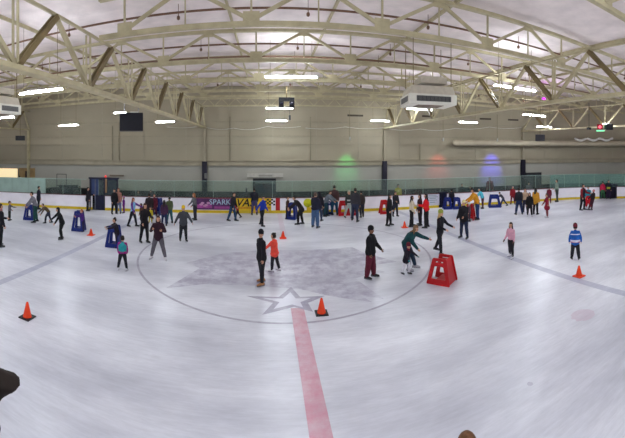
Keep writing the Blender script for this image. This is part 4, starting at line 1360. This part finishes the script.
# --- far left
person('small child in grey jacket and brown hat near the left edge', 9.5, 220.6, 201.3, 345, (96, 92, 100), (44, 44, 40), K(STD, armL=(60, 14, 20, 5), armR=(20, 14, 40, 5), **KID), hat=('cap', (74, 58, 52)))
person('adult in grey shirt bending over the blue skating aid at far left', 35.5, 222.3, 192, 190, (112, 110, 118), (28, 66, 62), K(STD, lean=22, legL=(10, 6), legR=(-6, 6), armL=(34, 8, 8, 4), armR=(36, 8, 8, 4)), hair='short')
person('man in long dark coat by the boards at far left', 38.6, 209.5, 186.3, 10, (32, 32, 44), (26, 26, 34), K(STD), coat=.14, puff=1.1)
person('person in brown plaid jacket bending forward left of the skater in black', 48.6, 223.3, 203.5, 190, (84, 70, 54), (44, 46, 62), K(GL_B, lean=52, legL=(34, 26), legR=(-14, 12), armL=(30, 10, 6, 4), armR=(40, 14, 6, 4), nod=-20), hair='short')
person('person in black standing at the left post of the navy gate', 87.8, 211, 187.4, 0, (24, 22, 30), (26, 24, 32), K(STD, armL=(30, 12, 60, 20)), coat=.12, puff=1.1)
person('person in black beside the woman in tan right of the navy gate', 114.2, 214.2, 189, 300, (20, 20, 26), (22, 22, 28), STD, coat=.12)
person('woman in tan jacket with brown hair right of the navy gate', 118.6, 213.6, 188.4, 250, (150, 104, 92), (96, 110, 140), STD, hair='long', hc=(104, 58, 42), coat=.09)
person('small child in purple with a pink hat by the boards', 123.8, 213.0, 196.5, 180, (112, 40, 128), (110, 34, 110), K(STD, **KID), hat=('pompom', (196, 130, 170)), puff=1.1)
person('girl in light blue top with purple sleeves and black leggings, arm out to the right', 132.8, 226.8, 197.8, 330, (126, 178, 214), (22, 22, 32), K(GL_A, spread=6, lean=4, armL=(60, 25, 6, 4), armR=(20, 20, 20, 5)), hair='long', hc=(112, 58, 44), sleeve=(92, 40, 120), slim=.92)
person('tall person in dark shirt standing behind the tall skater in black', 149.3, 221.5, 193.5, 90, (36, 26, 30), (40, 30, 36), STD, hair='short')
person('small child in yellow behind the tall skater in black', 150.5, 223.5, 207, 270, (204, 186, 40), (190, 172, 40), K(STD, **KID), coat=.1, hair='short')
person('person in brown jacket half hidden left of the tall skater in black', 142.0, 226, 203.5, 200, (96, 60, 48), (40, 34, 40), K(STD, lean=8, head=1.1), hair='long')
person('person in maroon coat beside the edge-on blue skating aid', 154.3, 216.5, 194.3, 270, (84, 22, 40), (70, 24, 44), STD, coat=.16, hc=(90, 50, 40))
person('person in dark purple sweater with dark hair left of the one in green', 164.2, 226, 200.2, 80, (66, 38, 66), (30, 40, 72), K(STD, head=1.1), hair='long', coat=.07)
person('person in olive green jacket and teal trousers seen from behind', 169.5, 223.5, 196.8, 120, (74, 84, 56), (40, 84, 92), K(STD, spread=7), hair='short', hc=(40, 40, 34), puff=1.15)
person('person in grey sweater with orange hair before the purple advert', 195, 220, 193.4, 200, (92, 92, 96), (38, 36, 46), K(STD, spread=7, armL=(20, 24, 30, 10), armR=(20, 22, 20, 5), lean=8), hair='long', hc=(156, 92, 46))
person('man in black jacket and jeans skating left of the child in red', 232.4, 221.3, 192.6, 330, (26, 24, 32), (36, 62, 92), K(GL_A, lean=10), hair='short')
person('small child in red leaning left beside the man in jeans', 237.5, 219.0, 202, 200, (150, 32, 40), (36, 26, 34), K(GL_B, lean=22, legL=(24, 10), legR=(-26, 14), armL=(40, 10, 10, 4), armR=(30, 30, 10, 4), head=1.15), hair='short')
person('man in dark jacket leaning on the boards at the yellow advert', 254.4, 215.3, 188.3, 100, (24, 24, 34), (62, 58, 92), K(STD, lean=8, armL=(60, 12, 20, 10)), hair='short', puff=1.1)
person('skater in bright blue jacket and black trousers before the yellow advert', 262.2, 226, 196, 330, (26, 52, 150), (18, 18, 26), K(GL_A, spread=6, legL=(-12, 8), legR=(10, 4), armL=(10, 10, 20, 5), armR=(-30, 30, 10, 5)), hair='short')
person('small child in brown inside the blue skating aid right of the red line', 287.5, 219, 196.5, 340, (70, 44, 34), (40, 34, 34), K(STD, head=1.15), hair='short')
person('adult in dark coat bending left over the blue skating aid', 301, 224.8, 196, 185, (34, 28, 30), (26, 24, 28), K(GL_B, lean=40, legL=(24, 22), legR=(-4, 8), armL=(40, 10, 10, 4), armR=(40, 10, 10, 4)), hair='short', coat=.1)
person('man in dark jacket and blue jeans standing before the round yellow emblem', 315.3, 227.9, 192.6, 60, (30, 30, 48), (62, 88, 124), K(STD, spread=5, wide=1.2, armL=(14, 12, 40, 16), armR=(14, 12, 30, 14)), hair='short', hc=(86, 66, 56), puff=1.15)
person('person in dark hooded jacket just behind the man in blue jeans', 319.5, 221, 192, 60, (28, 24, 34), (50, 60, 84), STD, hat=('hood', (28, 24, 32)), puff=1.1)
person('person in grey jacket bending over the blue skating aid at the boards', 325.8, 216.5, 190.6, 340, (104, 112, 120), (32, 62, 74), K(STD, lean=30, armL=(50, 10, 8, 4), armR=(50, 10, 8, 4)), hair='short', puff=1.15)
person('small child in a yellow and black striped suit by the boards', 322.0, 215.2, 199.5, 90, (196, 180, 60), (52, 48, 40), K(STD, **KID), bands=((.1, .22, (40, 36, 34)), (.36, .48, (40, 36, 34)), (.62, .74, (40, 36, 34))))
person('tall person in brown jacket and teal blue trousers left of the red skating aids', 334.5, 215.5, 185.6, 90, (66, 44, 44), (24, 66, 92), STD, coat=.05, puff=1.1)
person('small child in black and white before the red skating aids', 348.5, 218.4, 190.5, 300, (52, 54, 52), (170, 178, 172), K(GL_A, lean=6, head=1.1), hc=(170, 160, 140), bands=((.2, .36, (196, 200, 196)), (.55, .66, (196, 200, 196))))
person('taller of the couple in dark jackets, arm around the other, center of the far boards', 355.0, 221.6, 188.3, 70, (52, 50, 56), (38, 44, 66), K(GL_A, spread=9, lean=5), hair='short')
person('shorter of the couple in dark brown jacket, right of the taller one', 361.6, 217.8, 190.8, 110, (52, 42, 40), (36, 38, 52), K(GL_B, spread=5), hair='short')
person('woman in black beside the red skating aid, before the white boards', 389, 225.8, 194.6, 340, (20, 22, 26), (24, 24, 28), K(GL_A, legL=(5, 3), legR=(-4, 3), lean=5), coat=.1, hair='long', hc=(26, 22, 24))
person('man in dark jacket behind the woman in black, near the boards', 395.3, 216.6, 191.6, 300, (30, 32, 38), (36, 38, 52), K(STD, armR=(30, 12, 50, 20)), puff=1.1)
person('girl in cream jacket and black leggings with dark hair, facing the one in red', 411.6, 226.8, 196, 10, (206, 192, 168), (26, 24, 28), K(GL_A, spread=6, legL=(8, 4), legR=(-6, 4), lean=3, armL=(40, 10, 30, 10)), hair='long', hc=(40, 28, 26), puff=1.05)
person('person in dark maroon behind the girl in the red jacket', 420, 225.5, 194.5, 200, (64, 28, 34), (34, 28, 36), STD, hair='long')
person('girl in bright red jacket with long dark hair', 426.3, 227.8, 194, 170, (204, 20, 28), (24, 22, 28), K(STD, spread=7, armL=(20, 20, 80, 30), armR=(20, 20, 60, 30)), hair='long', hc=(28, 22, 24), puff=1.15)
person('dark figure standing by the narrow gate between two blue skating aids', 451.6, 208.5, 189.5, 90, (30, 28, 36), (28, 26, 36), STD)
person('person in mustard jacket and jeans bending towards the red skating aid', 477.3, 219.6, 188.5, 195, (206, 142, 36), (34, 54, 96), K(STD, lean=26, spread=6, armL=(40, 10, 20, 5), armR=(40, 10, 20, 5)), hair='short', puff=1.15)
person('person in turquoise jacket behind the one in mustard', 482.6, 208.8, 188.3, 190, (82, 186, 206), (70, 34, 48), K(STD, lean=26, armL=(40, 10, 30, 5), armR=(40, 10, 30, 5)), hair='short', hc=(40, 34, 40), puff=1.1)
person('small child with a white hat behind the man with the white and yellow cap', 469.5, 221.5, 203, 190, (92, 60, 72), (60, 50, 60), K(STD, **KID), hat=('pompom', (206, 206, 206)))
person('small child bending to push the blue skating aid on the right', 503.2, 206.8, 192.0, 185, (58, 56, 66), (44, 52, 84), K(GL_B, lean=40, legL=(30, 20), legR=(-30, 10), armL=(50, 10, 4, 4), armR=(50, 10, 4, 4), head=1.1), hair='short', hc=(70, 64, 62))
person('person in red jacket by the boards right of the blue skating aid', 512.8, 204.6, 186.3, 260, (134, 26, 36), (112, 30, 42), K(WIDE, spread=8), hc=(150, 140, 140), coat=.06)
person('man in black jacket and jeans at the left of the group of four', 519.0, 214.8, 187.8, 110, (24, 26, 34), (30, 42, 76), K(STD, spread=9, wide=1.1), hair='short', puff=1.12)
person('person in beige jacket in the middle of the group of four', 525.3, 212.8, 188.5, 250, (186, 158, 132), (40, 40, 60), STD, hair='long', hc=(66, 44, 36))
person('girl in black with white skates in front of the group of four', 529.6, 216.6, 192.6, 275, (24, 22, 24), (28, 26, 28), K(STD, spread=5), hair='long', skate=(216, 214, 218), coat=.09)
person('woman with long black hair and mustard coat, right end of the group of four', 535.6, 214.5, 188, 60, (198, 140, 40), (26, 24, 30), STD, hair='long', hc=(22, 20, 22), coat=.10, puff=1.1)
person('child in maroon dress with an arm out, right of the group of four', 547, 217.6, 193.6, 200, (128, 22, 44), (120, 60, 66), K(STD, spread=2, armL=(10, 50, 10, 4), armR=(20, 20, 10, 4), head=1.15), hair='short', coat=.16, flare=1.5, skate=(200, 196, 200), slim=.95)
person('person in maroon top near the boards behind the child in the maroon dress', 549.2, 203.5, 187, 90, (104, 26, 44), (96, 40, 52), STD)
person('man in grey green jacket leaning against the boards at right', 557, 201.9, 179.6, 190, (122, 136, 122), (58, 66, 60), K(STD, armL=(10, 20, 60, 20)), hair='short')
person('person in black with red arm, left of the three leaning together at right', 582.5, 210.3, 184.2, 330, (28, 24, 34), (24, 22, 28), K(GL_B, lean=6, legL=(14, 24), legR=(-2, 8), armL=(20, 30, 60, 20)), hair='short', sleeve=(132, 34, 40), puff=1.1)
person('child in teal and red between the two leaning skaters at right', 588.2, 207.5, 186.5, 270, (40, 124, 142), (190, 24, 40), K(STD, wide=1.5), hair='short', coat=.04, bands=((.0, .3, (196, 24, 40)),))
person('skater in black leaning back towards the left, right of the child in teal', 592.5, 210.5, 189.5, 150, (34, 24, 30), (66, 30, 42), K(GL_A, lean=-10, legL=(22, 4), legR=(14, 4), armL=(30, 14, 20, 5)), hc=(160, 84, 90), puff=1.1)
person('person in red and green jacket in the far right gate', 602.8, 198.8, 181.8, 270, (190, 36, 72), (60, 110, 74), STD, hat=('beanie', (36, 34, 40)))
person('person in black with a yellow bag in the far right gate', 608.6, 199.2, 180.2, 270, (26, 22, 36), (40, 26, 50), STD, bands=((.3, .55, (170, 170, 50)),))

# --- spectators behind the boards


def behind(label, px, top, off, col, H=1.68, face=270, **k):
    s_ = BOARD.s_px(px, off); p = BOARD.at(s_, off)
    th = az(px)
    r = p.xy.length
    H2 = CAMH - (top - HY) * r / F
    person(label, 0, 0, 0, face, col, (30, 30, 40), STD, pos=p, hh=max(1.2, min(1.95, H2 / 1.02)), **k)
behind('spectator in yellow shirt behind the boards, right of the dark column', 398.2, 184.8, -.6, (190, 172, 50))
behind('dark spectator leaning behind the boards near the blue skating aids', 462, 184, -.6, (24, 22, 30), puff=1.2)
behind('spectator in dark red behind the glass below the blue glow', 490, 177.5, -1.6, (84, 30, 44), hc=(30, 26, 40))
behind('spectator in dark clothes behind the glass left of the navy gate', 79.5, 186.5, -2.1, (60, 66, 66))
behind('spectator in grey behind the boards left of the edge-on blue skating aid', 138, 192.3, -.6, (88, 84, 88))
behind('spectator with dark hair behind the boards above the person in dark shirt', 150.8, 190.2, -1.2, (40, 34, 44))
behind('spectator in grey hood behind the boards behind the group of four', 528.6, 182.6, -.8, (96, 92, 100))
behind('spectator in dark coat behind the boards between the two gates right of the notice', 470.5, 187, -1.0, (44, 30, 34))

# --- two people right below the camera, only their edges in the picture
pp = Vector((2.62 * math.sin(az(467)), 2.62 * math.cos(az(467)), 0))
person('brown-haired person, only the top of the head showing at the bottom edge', 0, 0, 0, 90, (60, 48, 40), (40, 40, 50), STD, pos=pp, hh=1.69, hc=(96, 62, 34), hair='short', boots=True)
pp = Vector((3.55 * math.sin(az(-38)), 3.55 * math.cos(az(-38)), 0))
person('person in dark brown coat with a raised elbow at the lower left edge', 0, 0, 0, 90, (40, 32, 28), (24, 22, 26), K(STD, armR=(0, 84, 20, 150)), pos=pp, hh=1.87, boots=True, puff=1.8, gloves=(20, 18, 20))
print('people', NP[0])
